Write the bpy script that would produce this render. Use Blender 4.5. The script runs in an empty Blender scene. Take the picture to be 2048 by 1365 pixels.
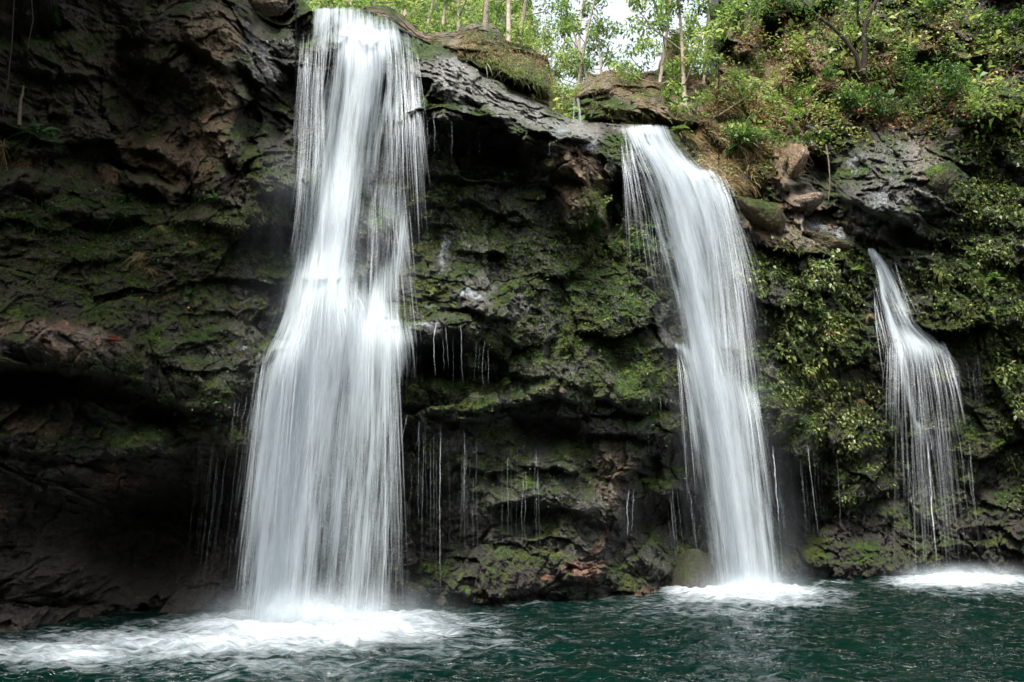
import bpy, math, random
import numpy as np
from mathutils import Vector

# ------------------------------------------------------------------ camera, sky, sun
F = 1607.0; CX, CY = 1024.0, 682.5; PITCH = math.radians(10.5); H = 2.7
sc = bpy.context.scene
col = sc.collection
cam_d = bpy.data.cameras.new('camera'); cam = bpy.data.objects.new('camera', cam_d); col.objects.link(cam)
cam.location = (0, 0, H); cam.rotation_euler = (math.radians(90) + PITCH, 0, 0)
cam_d.sensor_width = 36; cam_d.lens = 36 * F / 2048; cam_d.clip_end = 2000; cam_d.clip_start = 0.1
sc.camera = cam
SUN_EL, SUN_AZ = math.radians(62), math.radians(200)      # azimuth measured from +Y towards +X
w = bpy.data.worlds.new('World'); sc.world = w; w.use_nodes = True
nt = w.node_tree; nt.nodes.clear()
sky = nt.nodes.new('ShaderNodeTexSky'); sky.sky_type = 'NISHITA'; sky.sun_disc = False
sky.sun_elevation = SUN_EL; sky.sun_rotation = SUN_AZ; sky.air_density = 1.0; sky.dust_density = 4.0
hs = nt.nodes.new('ShaderNodeHueSaturation'); hs.inputs['Saturation'].default_value = 0.38; hs.inputs['Value'].default_value = 1.0
bg = nt.nodes.new('ShaderNodeBackground'); bg.inputs[1].default_value = 0.15
wo = nt.nodes.new('ShaderNodeOutputWorld')
nt.links.new(sky.outputs[0], hs.inputs['Color']); nt.links.new(hs.outputs[0], bg.inputs[0]); nt.links.new(bg.outputs[0], wo.inputs[0])
sl = bpy.data.lights.new('sun', 'SUN'); sl.energy = 2.2; sl.angle = math.radians(20); sl.color = (1, .96, .88)
sun = bpy.data.objects.new('sun', sl); col.objects.link(sun)
sd = Vector((math.sin(SUN_AZ) * math.cos(SUN_EL), math.cos(SUN_AZ) * math.cos(SUN_EL), math.sin(SUN_EL)))
sun.rotation_euler = sd.to_track_quat('Z', 'Y').to_euler()
sc.view_settings.view_transform = 'Standard'; sc.view_settings.look = 'None'
sc.view_settings.exposure = 1.7; sc.view_settings.gamma = 1
sc.render.engine = 'CYCLES'
cy = sc.cycles
cy.max_bounces = 6; cy.diffuse_bounces = 2; cy.glossy_bounces = 2; cy.transmission_bounces = 3; cy.transparent_max_bounces = 24
cy.caustics_reflective = False; cy.caustics_refractive = False; cy.use_denoising = True; cy.sample_clamp_indirect = 4

rng = np.random.default_rng(7); random.seed(7)
f32 = np.float32

# ------------------------------------------------------------------ pixel -> world
ct, st = math.cos(PITCH), math.sin(PITCH)
def at(px, py, Y):
    px = np.asarray(px, float); py = np.asarray(py, float); Y = np.asarray(Y, float)
    x = (px - CX) / F; v = (CY - py) / F
    dy = ct - v * st; dz = st + v * ct
    k = Y / dy
    return np.stack(np.broadcast_arrays(x * k, Y + 0 * k, H + dz * k), -1)
def water_Y(px, py):
    v = (CY - np.asarray(py, float)) / F
    return -H * (ct - v * st) / (st + v * ct)
def project(P):
    X, Y, Z = P[..., 0], P[..., 1], P[..., 2] - H
    d = Y * ct + Z * st; u = -Y * st + Z * ct
    return CX + F * X / d, CY - F * u / d
def interp(x, pts):
    pts = np.array(pts, float); return np.interp(x, pts[:, 0], pts[:, 1])
def sstep(a, b, x):
    t = np.clip((x - a) / (b - a), 0, 1); return t * t * (3 - 2 * t)

# ------------------------------------------------------------------ noise
PERM = rng.permutation(256); PERM = np.concatenate([PERM, PERM, PERM]).astype(np.int32)
def h3(i, j, k): return PERM[PERM[PERM[i & 255] + (j & 255)] + (k & 255)]
G3 = rng.normal(size=(256, 3)); G3 /= np.linalg.norm(G3, axis=1)[:, None]; G3 = G3.astype(f32)
def perlin(x, y, z=0):
    x, y, z = np.broadcast_arrays(np.asarray(x, f32), np.asarray(y, f32), np.asarray(z, f32))
    i, j, k = np.floor(x).astype(np.int32), np.floor(y).astype(np.int32), np.floor(z).astype(np.int32)
    fx, fy, fz = x - i, y - j, z - k
    u, v, ww = [t * t * t * (t * (t * 6 - 15) + 10) for t in (fx, fy, fz)]
    r = 0
    for a in (0, 1):
        for b in (0, 1):
            for c in (0, 1):
                g = G3[h3(i + a, j + b, k + c)]
                d = g[..., 0] * (fx - a) + g[..., 1] * (fy - b) + g[..., 2] * (fz - c)
                r = r + d * (u if a else 1 - u) * (v if b else 1 - v) * (ww if c else 1 - ww)
    return r * 1.6
def fbm(x, y, z=0, o=4, g=.5):
    r = 0; a = 1.; s = 1.
    for n in range(o):
        r = r + a * perlin(x * s + 17.3 * n, y * s - 9.1 * n, z * s if not np.isscalar(z) else z * s + 3.7 * n); a *= g; s *= 2.03
    return r
RT = rng.random((4, 65536)).astype(f32)
def worley(x, y, seed=0):
    """2D cells: returns F1, F2, cell height [-1,1], tilted-plane value"""
    x = x.astype(f32); y = y.astype(f32)
    ci, cj = np.floor(x).astype(np.int32), np.floor(y).astype(np.int32)
    F1 = np.full(x.shape, 9, f32); F2 = F1.copy(); hh = np.zeros_like(F1); pl = np.zeros_like(F1)
    for a in (-1, 0, 1):
        for b in (-1, 0, 1):
            I, J = ci + a, cj + b
            q = (PERM[PERM[(I + seed * 31) & 255] + (J & 255)].astype(np.int32) * 251 + (I & 15) * 16 + (J & 15) + seed * 977) & 65535
            dx, dy = x - (I + RT[0][q]), y - (J + RT[1][q])
            d = dx * dx + dy * dy
            hc = RT[2][q] * 2 - 1; t1 = RT[3][q] * 2 - 1; t2 = RT[2][(q + 777) & 65535] * 2 - 1
            m = d < F1
            F2 = np.where(m, F1, np.minimum(F2, d)); F1 = np.where(m, d, F1)
            hh = np.where(m, hc, hh); pl = np.where(m, dx * t1 + dy * t2, pl)
    return np.sqrt(F1), np.sqrt(F2), hh, pl

# ------------------------------------------------------------------ mesh helpers
def make_mesh(name, V, Q, smooth=True, attrs=None, uv=None):
    me = bpy.data.meshes.new(name)
    V = np.ascontiguousarray(V, f32).reshape(-1, 3); Q = np.ascontiguousarray(Q, np.int32)
    n, k = Q.shape
    me.vertices.add(len(V)); me.vertices.foreach_set('co', V.ravel())
    me.loops.add(n * k); me.loops.foreach_set('vertex_index', Q.ravel())
    me.polygons.add(n); me.polygons.foreach_set('loop_start', np.arange(0, n * k, k, dtype=np.int32))
    me.update(calc_edges=True)
    if smooth: me.polygons.foreach_set('use_smooth', np.ones(n, bool))
    for a, val in (attrs or {}).items():
        at_ = me.attributes.new(a, 'FLOAT', 'POINT'); at_.data.foreach_set('value', np.ascontiguousarray(val, f32).ravel())
    if uv is not None:
        l = me.uv_layers.new(name='UVMap'); l.data.foreach_set('uv', np.ascontiguousarray(uv, f32).reshape(-1, 2)[Q.ravel()].ravel())
    me.validate()
    return me
def grid_quads(nr, nc):
    i = np.arange(nr * nc).reshape(nr, nc)
    return np.stack([i[:-1, :-1], i[1:, :-1], i[1:, 1:], i[:-1, 1:]], -1).reshape(-1, 4)
def link(name, me, mat=None, parent=None, loc=None):
    o = bpy.data.objects.new(name, me); col.objects.link(o)
    if mat is not None and me is not None and not me.materials: me.materials.append(mat)
    if parent: o.parent = parent
    if loc is not None: o.location = loc
    return o
def tag(o, label=None, cat=None, group=None, kind=None):
    if label: o['label'] = label
    if cat: o['category'] = cat
    if group: o['group'] = group
    if kind: o['kind'] = kind
    return o
def nrm(v): return v / np.maximum(np.linalg.norm(v, axis=-1, keepdims=True), 1e-9)

def leaves(P, D, N, L, W, tone, fold=.25):
    """rhombic folded leaves. P base, D long axis, N normal"""
    D = nrm(D); S = nrm(np.cross(D, N)); N = np.cross(S, D)
    L = np.asarray(L)[:, None]; W = np.asarray(W)[:, None]
    a = P; b = P + D * L * .42 + S * W * .5 + N * W * fold; c = P + D * L - N * L * .12; d = P + D * L * .42 - S * W * .5 + N * W * fold
    V = np.stack([a, b, c, d], 1).reshape(-1, 3)
    Q = np.arange(len(V)).reshape(-1, 4)
    return V, Q, np.repeat(tone, 4)
def blades(P, D, L, W, droop, tone, seg=4):
    n = len(P); D = nrm(D); side = nrm(np.cross(D, rng.normal(size=(n, 3))))
    rows = []
    for k in range(seg + 1):
        t = k / seg
        c = P + D * (L * t)[:, None] + np.array([0, 0, -1.]) * (L * droop * t * t)[:, None]
        ww = (W * (1 - t) ** .7 + .001)[:, None] * .5
        rows.append(np.stack([c - side * ww, c + side * ww], 1))
    V = np.stack(rows, 1)                                     # n, seg+1, 2, 3
    base = (np.arange(n) * (seg + 1) * 2)[:, None, None]
    k = np.arange(seg)[None, :, None] * 2
    Q = (base + k + np.array([0, 1, 3, 2])[None, None, :]).reshape(-1, 4)
    return V.reshape(-1, 3), Q, np.repeat(tone, (seg + 1) * 2)
def merge(parts):
    V, Q, T = [], [], []; o = 0
    for v, q, t in parts: V.append(v); Q.append(q + o); T.append(t); o += len(v)
    return np.concatenate(V), np.concatenate(Q), np.concatenate(T)
def tube(path, radii, sides=7, wob=.0):
    path = np.array(path, float); radii = np.array(radii, float); n = len(path)
    T = nrm(np.gradient(path, axis=0)); A = nrm(np.cross(T, np.array([.3, 1, .2]))); B = np.cross(T, A)
    a = np.linspace(0, 2 * np.pi, sides, endpoint=False)
    r = radii[:, None] * (1 + wob * rng.normal(size=(n, sides)))
    V = path[:, None] + A[:, None] * (np.cos(a) * r)[..., None] + B[:, None] * (np.sin(a) * r)[..., None]
    i = np.arange(n * sides).reshape(n, sides); j = np.roll(i, -1, 1)
    Q = np.stack([i[:-1], i[1:], j[1:], j[:-1]], -1).reshape(-1, 4)
    return V.reshape(-1, 3), Q, np.zeros(n * sides)

# ------------------------------------------------------------------ materials
def new_mat(name):
    m = bpy.data.materials.new(name); m.use_nodes = True; t = m.node_tree; t.nodes.clear()
    out = t.nodes.new('ShaderNodeOutputMaterial')
    def N(kind, **kw):
        n = t.nodes.new(kind)
        for k, v in kw.items():
            if hasattr(n, k): setattr(n, k, v)
        return n
    def Lk(a, b): t.links.new(a, b)
    return m, t, out, N, Lk
def val(N, Lk, op, a, b=None, c=None, clamp=False):
    n = N('ShaderNodeMath', operation=op); n.use_clamp = clamp
    for i, x in enumerate((a, b, c)):
        if x is None: continue
        if isinstance(x, (int, float)): n.inputs[i].default_value = x
        else: Lk(x, n.inputs[i])
    return n.outputs[0]
def mixc(N, Lk, f, a, b):
    n = N('ShaderNodeMix', data_type='RGBA')
    ins = [s for s in n.inputs if s.type == 'RGBA']
    if isinstance(f, (int, float)): n.inputs[0].default_value = f
    else: Lk(f, n.inputs[0])
    for s, x in zip(ins, (a, b)):
        if isinstance(x, tuple): s.default_value = (*x, 1)
        else: Lk(x, s)
    return [o for o in n.outputs if o.type == 'RGBA'][0]
def attr(N, name): return N('ShaderNodeAttribute', attribute_name=name).outputs['Fac']
def noise(N, Lk, vec, scale, detail=4, rough=.55, dist=0.):
    n = N('ShaderNodeTexNoise'); n.inputs['Scale'].default_value = scale; n.inputs['Detail'].default_value = detail
    n.inputs['Roughness'].default_value = rough; n.inputs['Distortion'].default_value = dist
    if vec is not None: Lk(vec, n.inputs['Vector'])
    return n.outputs['Fac']
def ramp(N, Lk, f, stops):
    n = N('ShaderNodeValToRGB'); e = n.color_ramp.elements
    while len(e) < len(stops): e.new(.5)
    for el, (p, c) in zip(e, stops): el.position = p; el.color = (*c, 1)
    Lk(f, n.inputs[0]); return n.outputs[0]

def rock_mat():
    m, t, out, N, Lk = new_mat('wet_mossy_rock')
    geo = N('ShaderNodeNewGeometry'); P = geo.outputs['Position']
    n1 = noise(N, Lk, P, 1.3, 5, .6); n2 = noise(N, Lk, P, 7, 6, .65); n3 = noise(N, Lk, P, 38, 4, .7); n4 = noise(N, Lk, P, 3.1, 5, .7, .6)
    dark = ramp(N, Lk, n2, [(.3, (.004, .0036, .0026)), (.5, (.011, .0092, .0064)), (.68, (.027, .0215, .0145)), (.85, (.07, .056, .04))])
    brown = ramp(N, Lk, n2, [(.3, (.038, .023, .011)), (.5, (.115, .073, .040)), (.72, (.24, .165, .105))])
    rust = ramp(N, Lk, n2, [(.3, (.05, .018, .008)), (.5, (.15, .06, .03)), (.75, (.34, .2, .14))])
    moss = ramp(N, Lk, n4, [(.3, (.007, .012, .003)), (.46, (.017, .030, .005)), (.6, (.042, .064, .009)), (.8, (.10, .14, .016))])
    mossd = ramp(N, Lk, n2, [(.3, (.006, .012, .004)), (.55, (.018, .038, .010)), (.75, (.05, .09, .022))])
    moss = mixc(N, Lk, val(N, Lk, 'MULTIPLY_ADD', n1, 3.2, -1.2, clamp=True), moss, mossd)
    mossb = ramp(N, Lk, n4, [(.3, (.009, .008, .003)), (.5, (.028, .027, .008)), (.75, (.07, .065, .018))])
    moss = mixc(N, Lk, val(N, Lk, 'MULTIPLY_ADD', noise(N, Lk, P, .8, 5, .7), 4.5, -2.0, clamp=True), moss, mossb)
    c = mixc(N, Lk, val(N, Lk, 'MULTIPLY_ADD', n1, .6, attr(N, 'brown'), clamp=True), dark, brown)
    c = mixc(N, Lk, attr(N, 'brown'), dark, c)
    c = mixc(N, Lk, attr(N, 'pale'), c, ramp(N, Lk, n2, [(.3, (.03, .028, .024)), (.5, (.09, .085, .075)), (.75, (.2, .19, .17))]))  # lighter grey; on the wet slopes it paints in the sky's reflection
    c = mixc(N, Lk, attr(N, 'rust'), c, rust)
    # moss coverage: attribute + noise breakup at several scales
    k = val(N, Lk, 'ADD', val(N, Lk, 'MULTIPLY_ADD', n2, 2.2, -1.1), val(N, Lk, 'MULTIPLY_ADD', n3, 1.6, -.8))
    nz = N('ShaderNodeSeparateXYZ'); Lk(geo.outputs['Normal'], nz.inputs[0])
    k = val(N, Lk, 'ADD', k, val(N, Lk, 'MULTIPLY_ADD', attr(N, 'moss'), 2.0, -.95))
    k = val(N, Lk, 'ADD', k, val(N, Lk, 'MULTIPLY', nz.outputs[2], .9))
    mf = val(N, Lk, 'MULTIPLY', k, 1.6, clamp=True)
    c = mixc(N, Lk, mf, c, moss)
    n5 = noise(N, Lk, P, 15, 5, .72)
    sep = N('ShaderNodeHueSaturation'); Lk(c, sep.inputs['Color']); vv = val(N, Lk, 'MULTIPLY', val(N, Lk, 'MULTIPLY_ADD', n3, 4.6, -1.1, clamp=False), val(N, Lk, 'MULTIPLY_ADD', n5, 5.0, -1.35))
    Lk(val(N, Lk, 'MAXIMUM', vv, .15), sep.inputs['Value']); c = sep.outputs[0]
    b = N('ShaderNodeBsdfPrincipled'); Lk(c, b.inputs['Base Color'])
    wet = attr(N, 'wet')
    rough_r = val(N, Lk, 'MULTIPLY_ADD', wet, -.45, .68)
    rough = N('ShaderNodeMix'); Lk(mf, rough.inputs[0]); Lk(rough_r, rough.inputs[2]); rough.inputs[3].default_value = .82
    Lk(val(N, Lk, 'ADD', rough.outputs[0], val(N, Lk, 'MULTIPLY_ADD', n3, .3, -.15), clamp=True), b.inputs['Roughness'])
    sp = N('ShaderNodeMix'); Lk(mf, sp.inputs[0]); Lk(val(N, Lk, 'MULTIPLY_ADD', wet, .7, .2), sp.inputs[2]); sp.inputs[3].default_value = .12
    Lk(sp.outputs[0], b.inputs['Specular IOR Level'])
    Lk(val(N, Lk, 'MULTIPLY', val(N, Lk, 'MULTIPLY_ADD', noise(N, Lk, P, 2.2, 4, .65), 4.5, -1.6, clamp=True), val(N, Lk, 'MULTIPLY', wet, val(N, Lk, 'SUBTRACT', 1, val(N, Lk, 'MULTIPLY', mf, .45)))), b.inputs['Coat Weight'])
    b.inputs['Coat Roughness'].default_value = .14; b.inputs['Coat IOR'].default_value = 1.8
    vor = N('ShaderNodeTexVoronoi'); vor.inputs['Scale'].default_value = 16; Lk(P, vor.inputs['Vector'])
    hgt = val(N, Lk, 'ADD', val(N, Lk, 'MULTIPLY', n2, .13), val(N, Lk, 'MULTIPLY', n3, .05)); hgt = val(N, Lk, 'ADD', hgt, val(N, Lk, 'MULTIPLY', n5, .09))
    hgt = val(N, Lk, 'ADD', hgt, val(N, Lk, 'MULTIPLY', vor.outputs['Distance'], .02))
    fine = noise(N, Lk, P, 120, 2, .6)
    hgt = val(N, Lk, 'ADD', hgt, val(N, Lk, 'MULTIPLY', fine, .012))
    bp = N('ShaderNodeBump'); bp.inputs['Distance'].default_value = 1.; bp.inputs['Strength'].default_value = .8
    Lk(hgt, bp.inputs['Height']); Lk(bp.outputs[0], b.inputs['Normal']); bc = N('ShaderNodeBump'); bc.inputs['Distance'].default_value = 1.; bc.inputs['Strength'].default_value = 1.; Lk(val(N, Lk, 'MULTIPLY', hgt, 1.5), bc.inputs['Height']); Lk(bc.outputs[0], b.inputs['Coat Normal'])
    Lk(b.outputs[0], out.inputs[0]); return m
ROCK = rock_mat()

def leaf_mat(name, stops, transl=.45, rough=.42, spec=.4):
    m, t, out, N, Lk = new_mat(name)
    geo = N('ShaderNodeNewGeometry')
    n = noise(N, Lk, geo.outputs['Position'], 1.1, 3, .6)
    f = val(N, Lk, 'ADD', val(N, Lk, 'MULTIPLY', attr(N, 'tone'), .75), val(N, Lk, 'MULTIPLY_ADD', n, .9, -.32), clamp=True)
    c = ramp(N, Lk, f, stops)
    b = N('ShaderNodeBsdfPrincipled'); Lk(c, b.inputs['Base Color']); b.inputs['Roughness'].default_value = rough
    b.inputs['Specular IOR Level'].default_value = spec
    tr = N('ShaderNodeBsdfTranslucent'); h = N('ShaderNodeHueSaturation'); Lk(c, h.inputs['Color']); h.inputs['Value'].default_value = 1.5
    h.inputs['Hue'].default_value = .485
    Lk(h.outputs[0], tr.inputs[0]); mx = N('ShaderNodeMixShader'); mx.inputs[0].default_value = transl
    Lk(b.outputs[0], mx.inputs[1]); Lk(tr.outputs[0], mx.inputs[2]); Lk(mx.outputs[0], out.inputs[0]); return m
LEAF = leaf_mat('green_leaf', [(0, (.008, .024, .005)), (.3, (.022, .06, .011)), (.6, (.062, .13, .024)), (.85, (.16, .235, .05)), (1, (.29, .31, .11))])
IVY = leaf_mat('creeper_leaf', [(0, (.015, .028, .008)), (.4, (.045, .075, .018)), (.7, (.11, .15, .04)), (.92, (.2, .23, .07)), (1, (.22, .15, .06))], .25)
LIME = leaf_mat('bright_leaf', [(0, (.05, .12, .012)), (.5, (.13, .27, .025)), (1, (.3, .42, .06))])
FAR = leaf_mat('tree_leaf', [(0, (.025, .07, .015)), (.35, (.065, .14, .028)), (.7, (.16, .25, .055)), (1, (.36, .38, .12))], .5)
MOSSLEAF = leaf_mat('moss_sprig', [(0, (.010, .018, .004)), (.45, (.035, .06, .010)), (.8, (.09, .14, .02)), (1, (.18, .24, .04))], .3, .7, .15)
FERN = leaf_mat('fern_leaf', [(0, (.01, .03, .008)), (.5, (.03, .085, .02)), (1, (.09, .17, .05))], .3)
DRY = leaf_mat('dry_grass', [(0, (.07, .045, .02)), (.45, (.2, .14, .06)), (.8, (.36, .29, .14)), (1, (.48, .43, .24))], .3)
GRASS = leaf_mat('grass_blade', [(0, (.04, .055, .012)), (.5, (.12, .15, .035)), (1, (.3, .32, .1))], .35)
BROWNLEAF = leaf_mat('dead_leaf', [(0, (.05, .02, .008)), (.5, (.16, .07, .025)), (1, (.32, .18, .08))], .2)

def plain(name, c1, c2, scale=6, rough=.8, bump=.02):
    m, t, out, N, Lk = new_mat(name)
    co = N('ShaderNodeTexCoord').outputs['Object']
    n = noise(N, Lk, co, scale, 5, .65); b = N('ShaderNodeBsdfPrincipled')
    Lk(mixc(N, Lk, val(N, Lk, 'MULTIPLY_ADD', n, 2, -.5, clamp=True), c1, c2), b.inputs['Base Color']); b.inputs['Roughness'].default_value = rough
    bp = N('ShaderNodeBump'); bp.inputs['Distance'].default_value = bump; Lk(n, bp.inputs['Height']); Lk(bp.outputs[0], b.inputs['Normal'])
    Lk(b.outputs[0], out.inputs[0]); return m
BARK = plain('bark', (.05, .035, .025), (.2, .15, .11), 9)
PALEBARK = plain('pale_bark', (.16, .12, .09), (.42, .36, .28), 7)
DARKBARK = plain('dark_vine_bark', (.015, .01, .007), (.05, .03, .02), 9)
SOIL = plain('dark_forest_ground', (.012, .014, .006), (.04, .045, .018), 2)
RED = plain('red_bract', (.25, .012, .01), (.4, .03, .02), 20)
CREAM = plain('cream_petal', (.6, .45, .25), (.75, .65, .45), 20)
ORANGE = plain('orange_leaf', (.3, .07, .02), (.5, .15, .05), 20)

def water_mat():
    m, t, out, N, Lk = new_mat('pool_water')
    geo = N('ShaderNodeNewGeometry'); P = geo.outputs['Position']
    mp = N('ShaderNodeMapping'); mp.inputs['Scale'].default_value = (1, 1.5, 1); Lk(P, mp.inputs['Vector'])
    n1 = noise(N, Lk, mp.outputs[0], 2.4, 4, .55, .5); n2 = noise(N, Lk, mp.outputs[0], 8, 2, .5, .4)
    fo = attr(N, 'foam')
    mp2 = N('ShaderNodeMapping'); mp2.inputs['Scale'].default_value = (.8, 1.9, 1); Lk(P, mp2.inputs['Vector'])
    nf = noise(N, Lk, mp2.outputs[0], 2.6, 7, .62, .9)
    k = val(N, Lk, 'ADD', val(N, Lk, 'MULTIPLY_ADD', fo, 1.75, -.95), nf)
    k = val(N, Lk, 'ADD', val(N, Lk, 'MULTIPLY_ADD', fo, 1.05, -.12), val(N, Lk, 'MULTIPLY_ADD', nf, 1.9, -1.0), clamp=True)
    k = val(N, Lk, 'MULTIPLY', k, val(N, Lk, 'MULTIPLY', fo, 5, clamp=True)); k = val(N, Lk, 'MULTIPLY', k, val(N, Lk, 'MULTIPLY_ADD', noise(N, Lk, mp2.outputs[0], 6, 5, .6, 1.), 1.5, val(N, Lk, 'MULTIPLY_ADD', fo, .7, -.3)), clamp=True)
    b = N('ShaderNodeBsdfPrincipled')
    base = mixc(N, Lk, val(N, Lk, 'MULTIPLY_ADD', fo, 1.3, -.15, clamp=True), (.0005, .0080, .0055), (.006, .024, .024))
    b.inputs['IOR'].default_value = 1.33; b.inputs['Roughness'].default_value = .06; Lk(base, b.inputs['Base Color'])
    bp = N('ShaderNodeBump'); bp.inputs['Distance'].default_value = .085; bp.inputs['Strength'].default_value = 1.
    cr = val(N, Lk, 'POWER', val(N, Lk, 'MULTIPLY_ADD', val(N, Lk, 'ABSOLUTE', val(N, Lk, 'SUBTRACT', n1, .5)), -5.5, 1.0, clamp=True), 3.0); hh_ = val(N, Lk, 'MULTIPLY', cr, val(N, Lk, 'MULTIPLY_ADD', noise(N, Lk, mp.outputs[0], 1.1, 3, .6), 5.0, -2.1, clamp=True))
    Lk(val(N, Lk, 'MULTIPLY_ADD', hh_, 1.0, val(N, Lk, 'MULTIPLY_ADD', n2, .05, val(N, Lk, 'MULTIPLY', n1, .5))), bp.inputs['Height']); Lk(bp.outputs[0], b.inputs['Normal'])
    d = N('ShaderNodeBsdfDiffuse'); d.inputs[0].default_value = (.32, .355, .38, 1)
    bp2 = N('ShaderNodeBump'); bp2.inputs['Distance'].default_value = .05; Lk(nf, bp2.inputs['Height']); Lk(bp2.outputs[0], d.inputs['Normal'])
    mx = N('ShaderNodeMixShader'); Lk(k, mx.inputs[0]); Lk(b.outputs[0], mx.inputs[1]); Lk(d.outputs[0], mx.inputs[2]); Lk(mx.outputs[0], out.inputs[0])
    return m
WATER = water_mat()

def fall_mat():
    m, t, out, N, Lk = new_mat('falling_water')
    uv = N('ShaderNodeUVMap').outputs[0]
    sx = N('ShaderNodeSeparateXYZ'); Lk(uv, sx.inputs[0]); U, Vv = sx.outputs[0], sx.outputs[1]
    def streak(us, vs, det, rough, off):
        c = N('ShaderNodeCombineXYZ'); Lk(val(N, Lk, 'MULTIPLY', U, us), c.inputs[0]); Lk(val(N, Lk, 'MULTIPLY', Vv, vs), c.inputs[1]); c.inputs[2].default_value = off
        return noise(N, Lk, c.outputs[0], 1, det, rough)
    s1 = streak(3.2, .16, 3, .6, 0); s2 = streak(13, .22, 3, .65, 5); s3 = streak(42, .5, 2, .6, 9)
    s4 = streak(7, 1.3, 4, .6, 14)
    s = val(N, Lk, 'ADD', val(N, Lk, 'MULTIPLY', s1, .28), val(N, Lk, 'ADD', val(N, Lk, 'MULTIPLY', s2, .33), val(N, Lk, 'MULTIPLY', s3, .18)))
    s = val(N, Lk, 'MULTIPLY_ADD', s4, .18, s)
    d = attr(N, 'dens')
    # alpha = clamp((s - 0.5) * contrast + curve(dens))
    cl = streak(4.0, .5, 4, .6, 21)
    dd = val(N, Lk, 'MULTIPLY', d, val(N, Lk, 'MULTIPLY_ADD', cl, 1.5, .28))
    a = val(N, Lk, 'MULTIPLY_ADD', val(N, Lk, 'SUBTRACT', s, .59), val(N, Lk, 'MULTIPLY_ADD', d, -2.2, 4.4), val(N, Lk, 'MULTIPLY_ADD', dd, 1.4, -.08))
    a = val(N, Lk, 'MULTIPLY', a, 1.0, clamp=True)
    a = val(N, Lk, 'MULTIPLY', a, val(N, Lk, 'MULTIPLY', d, 3.5, clamp=True))
    a = val(N, Lk, 'MINIMUM', a, .97)
    df = N('ShaderNodeBsdfDiffuse'); df.inputs[0].default_value = (.55, .61, .645, 1)
    tl = N('ShaderNodeBsdfTranslucent'); tl.inputs[0].default_value = (.55, .61, .645, 1)
    bp = N('ShaderNodeBump'); bp.inputs['Distance'].default_value = .05; bp.inputs['Strength'].default_value = .3; Lk(s, bp.inputs['Height'])
    Lk(bp.outputs[0], df.inputs['Normal'])
    m1 = N('ShaderNodeMixShader'); m1.inputs[0].default_value = .4; Lk(df.outputs[0], m1.inputs[1]); Lk(tl.outputs[0], m1.inputs[2])
    tp = N('ShaderNodeBsdfTransparent')
    mx = N('ShaderNodeMixShader'); Lk(a, mx.inputs[0]); Lk(tp.outputs[0], mx.inputs[1]); Lk(m1.outputs[0], mx.inputs[2]); Lk(mx.outputs[0], out.inputs[0])
    return m
FALL = fall_mat()
def mist_mat():
    m, t, out, N, Lk = new_mat('fine_spray')
    df = N('ShaderNodeBsdfDiffuse'); df.inputs[0].default_value = (.55, .61, .645, 1); tl = N('ShaderNodeBsdfTranslucent'); tl.inputs[0].default_value = (.55, .61, .645, 1)
    geo = N('ShaderNodeNewGeometry'); mp = N('ShaderNodeMapping'); mp.inputs['Scale'].default_value = (1.6, 1.6, .5); Lk(geo.outputs['Position'], mp.inputs['Vector'])
    a = val(N, Lk, 'MULTIPLY', attr(N, 'dens'), val(N, Lk, 'MULTIPLY_ADD', noise(N, Lk, mp.outputs[0], 1, 5, .6), 2.4, -.6, clamp=True), clamp=True)
    m1 = N('ShaderNodeMixShader'); Lk(df.outputs[0], m1.inputs[1]); Lk(tl.outputs[0], m1.inputs[2])
    tp = N('ShaderNodeBsdfTransparent'); mx = N('ShaderNodeMixShader'); Lk(a, mx.inputs[0]); Lk(tp.outputs[0], mx.inputs[1]); Lk(m1.outputs[0], mx.inputs[2]); Lk(mx.outputs[0], out.inputs[0]); return m
MIST = mist_mat()

def trick_mat():
    m, t, out, N, Lk = new_mat('trickle_water')
    df = N('ShaderNodeBsdfDiffuse'); df.inputs[0].default_value = (.8, .86, .9, 1); tp = N('ShaderNodeBsdfTransparent')
    mx = N('ShaderNodeMixShader'); Lk(attr(N, 'dens'), mx.inputs[0]); Lk(tp.outputs[0], mx.inputs[1]); Lk(df.outputs[0], mx.inputs[2]); Lk(mx.outputs[0], out.inputs[0]); return m
TRICK = trick_mat()

# ------------------------------------------------------------------ the cliff
TOPL = [(-900, -600), (300, -600), (500, -420), (548, -140), (585, -24), (606, 8), (626, 24), (660, 16), (700, 26), (740, 22), (790, 46), (830, 72), (880, 92), (960, 142), (1030, 182), (1090, 212), (1140, 238), (1240, 250),
        (1300, 252), (1345, 262), (1385, 282), (1402, 262), (1424, 205), (1436, 160), (1428, 110), (1436, 60), (1424, 10), (1434, -60), (1450, -380), (3000, -420)]
WL = [(-900, 1330), (-300, 1290), (0, 1268), (250, 1246), (500, 1232), (850, 1212), (1100, 1203), (1300, 1192), (1420, 1172), (1600, 1162), (1800, 1150), (2048, 1142), (2400, 1150), (3000, 1200)]
CTRL = []
def colm(x, *pts):
    for y, o in pts: CTRL.append((x, y, o))
colm(-500, (1250, .5), (950, 0), (700, -1), (400, 1), (150, .5), (0, -.5), (-300, -3), (-600, -5))
colm(-150, (1250, .3), (950, 0), (700, -.8), (420, 1), (250, 1.2), (0, 0), (-300, -2.5), (-450, -4.5), (-600, -6))  # rock above the frame leans forward, shaped to shade the left face
colm(20, (1260, .5), (1120, 1.1), (1000, .7), (930, .1), (760, 1.2), (680, -.8), (560, .2), (430, 1.3), (300, 1.7), (150, 1.5), (0, .8), (-200, -.8), (-400, -3.5), (-600, -6))
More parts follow.
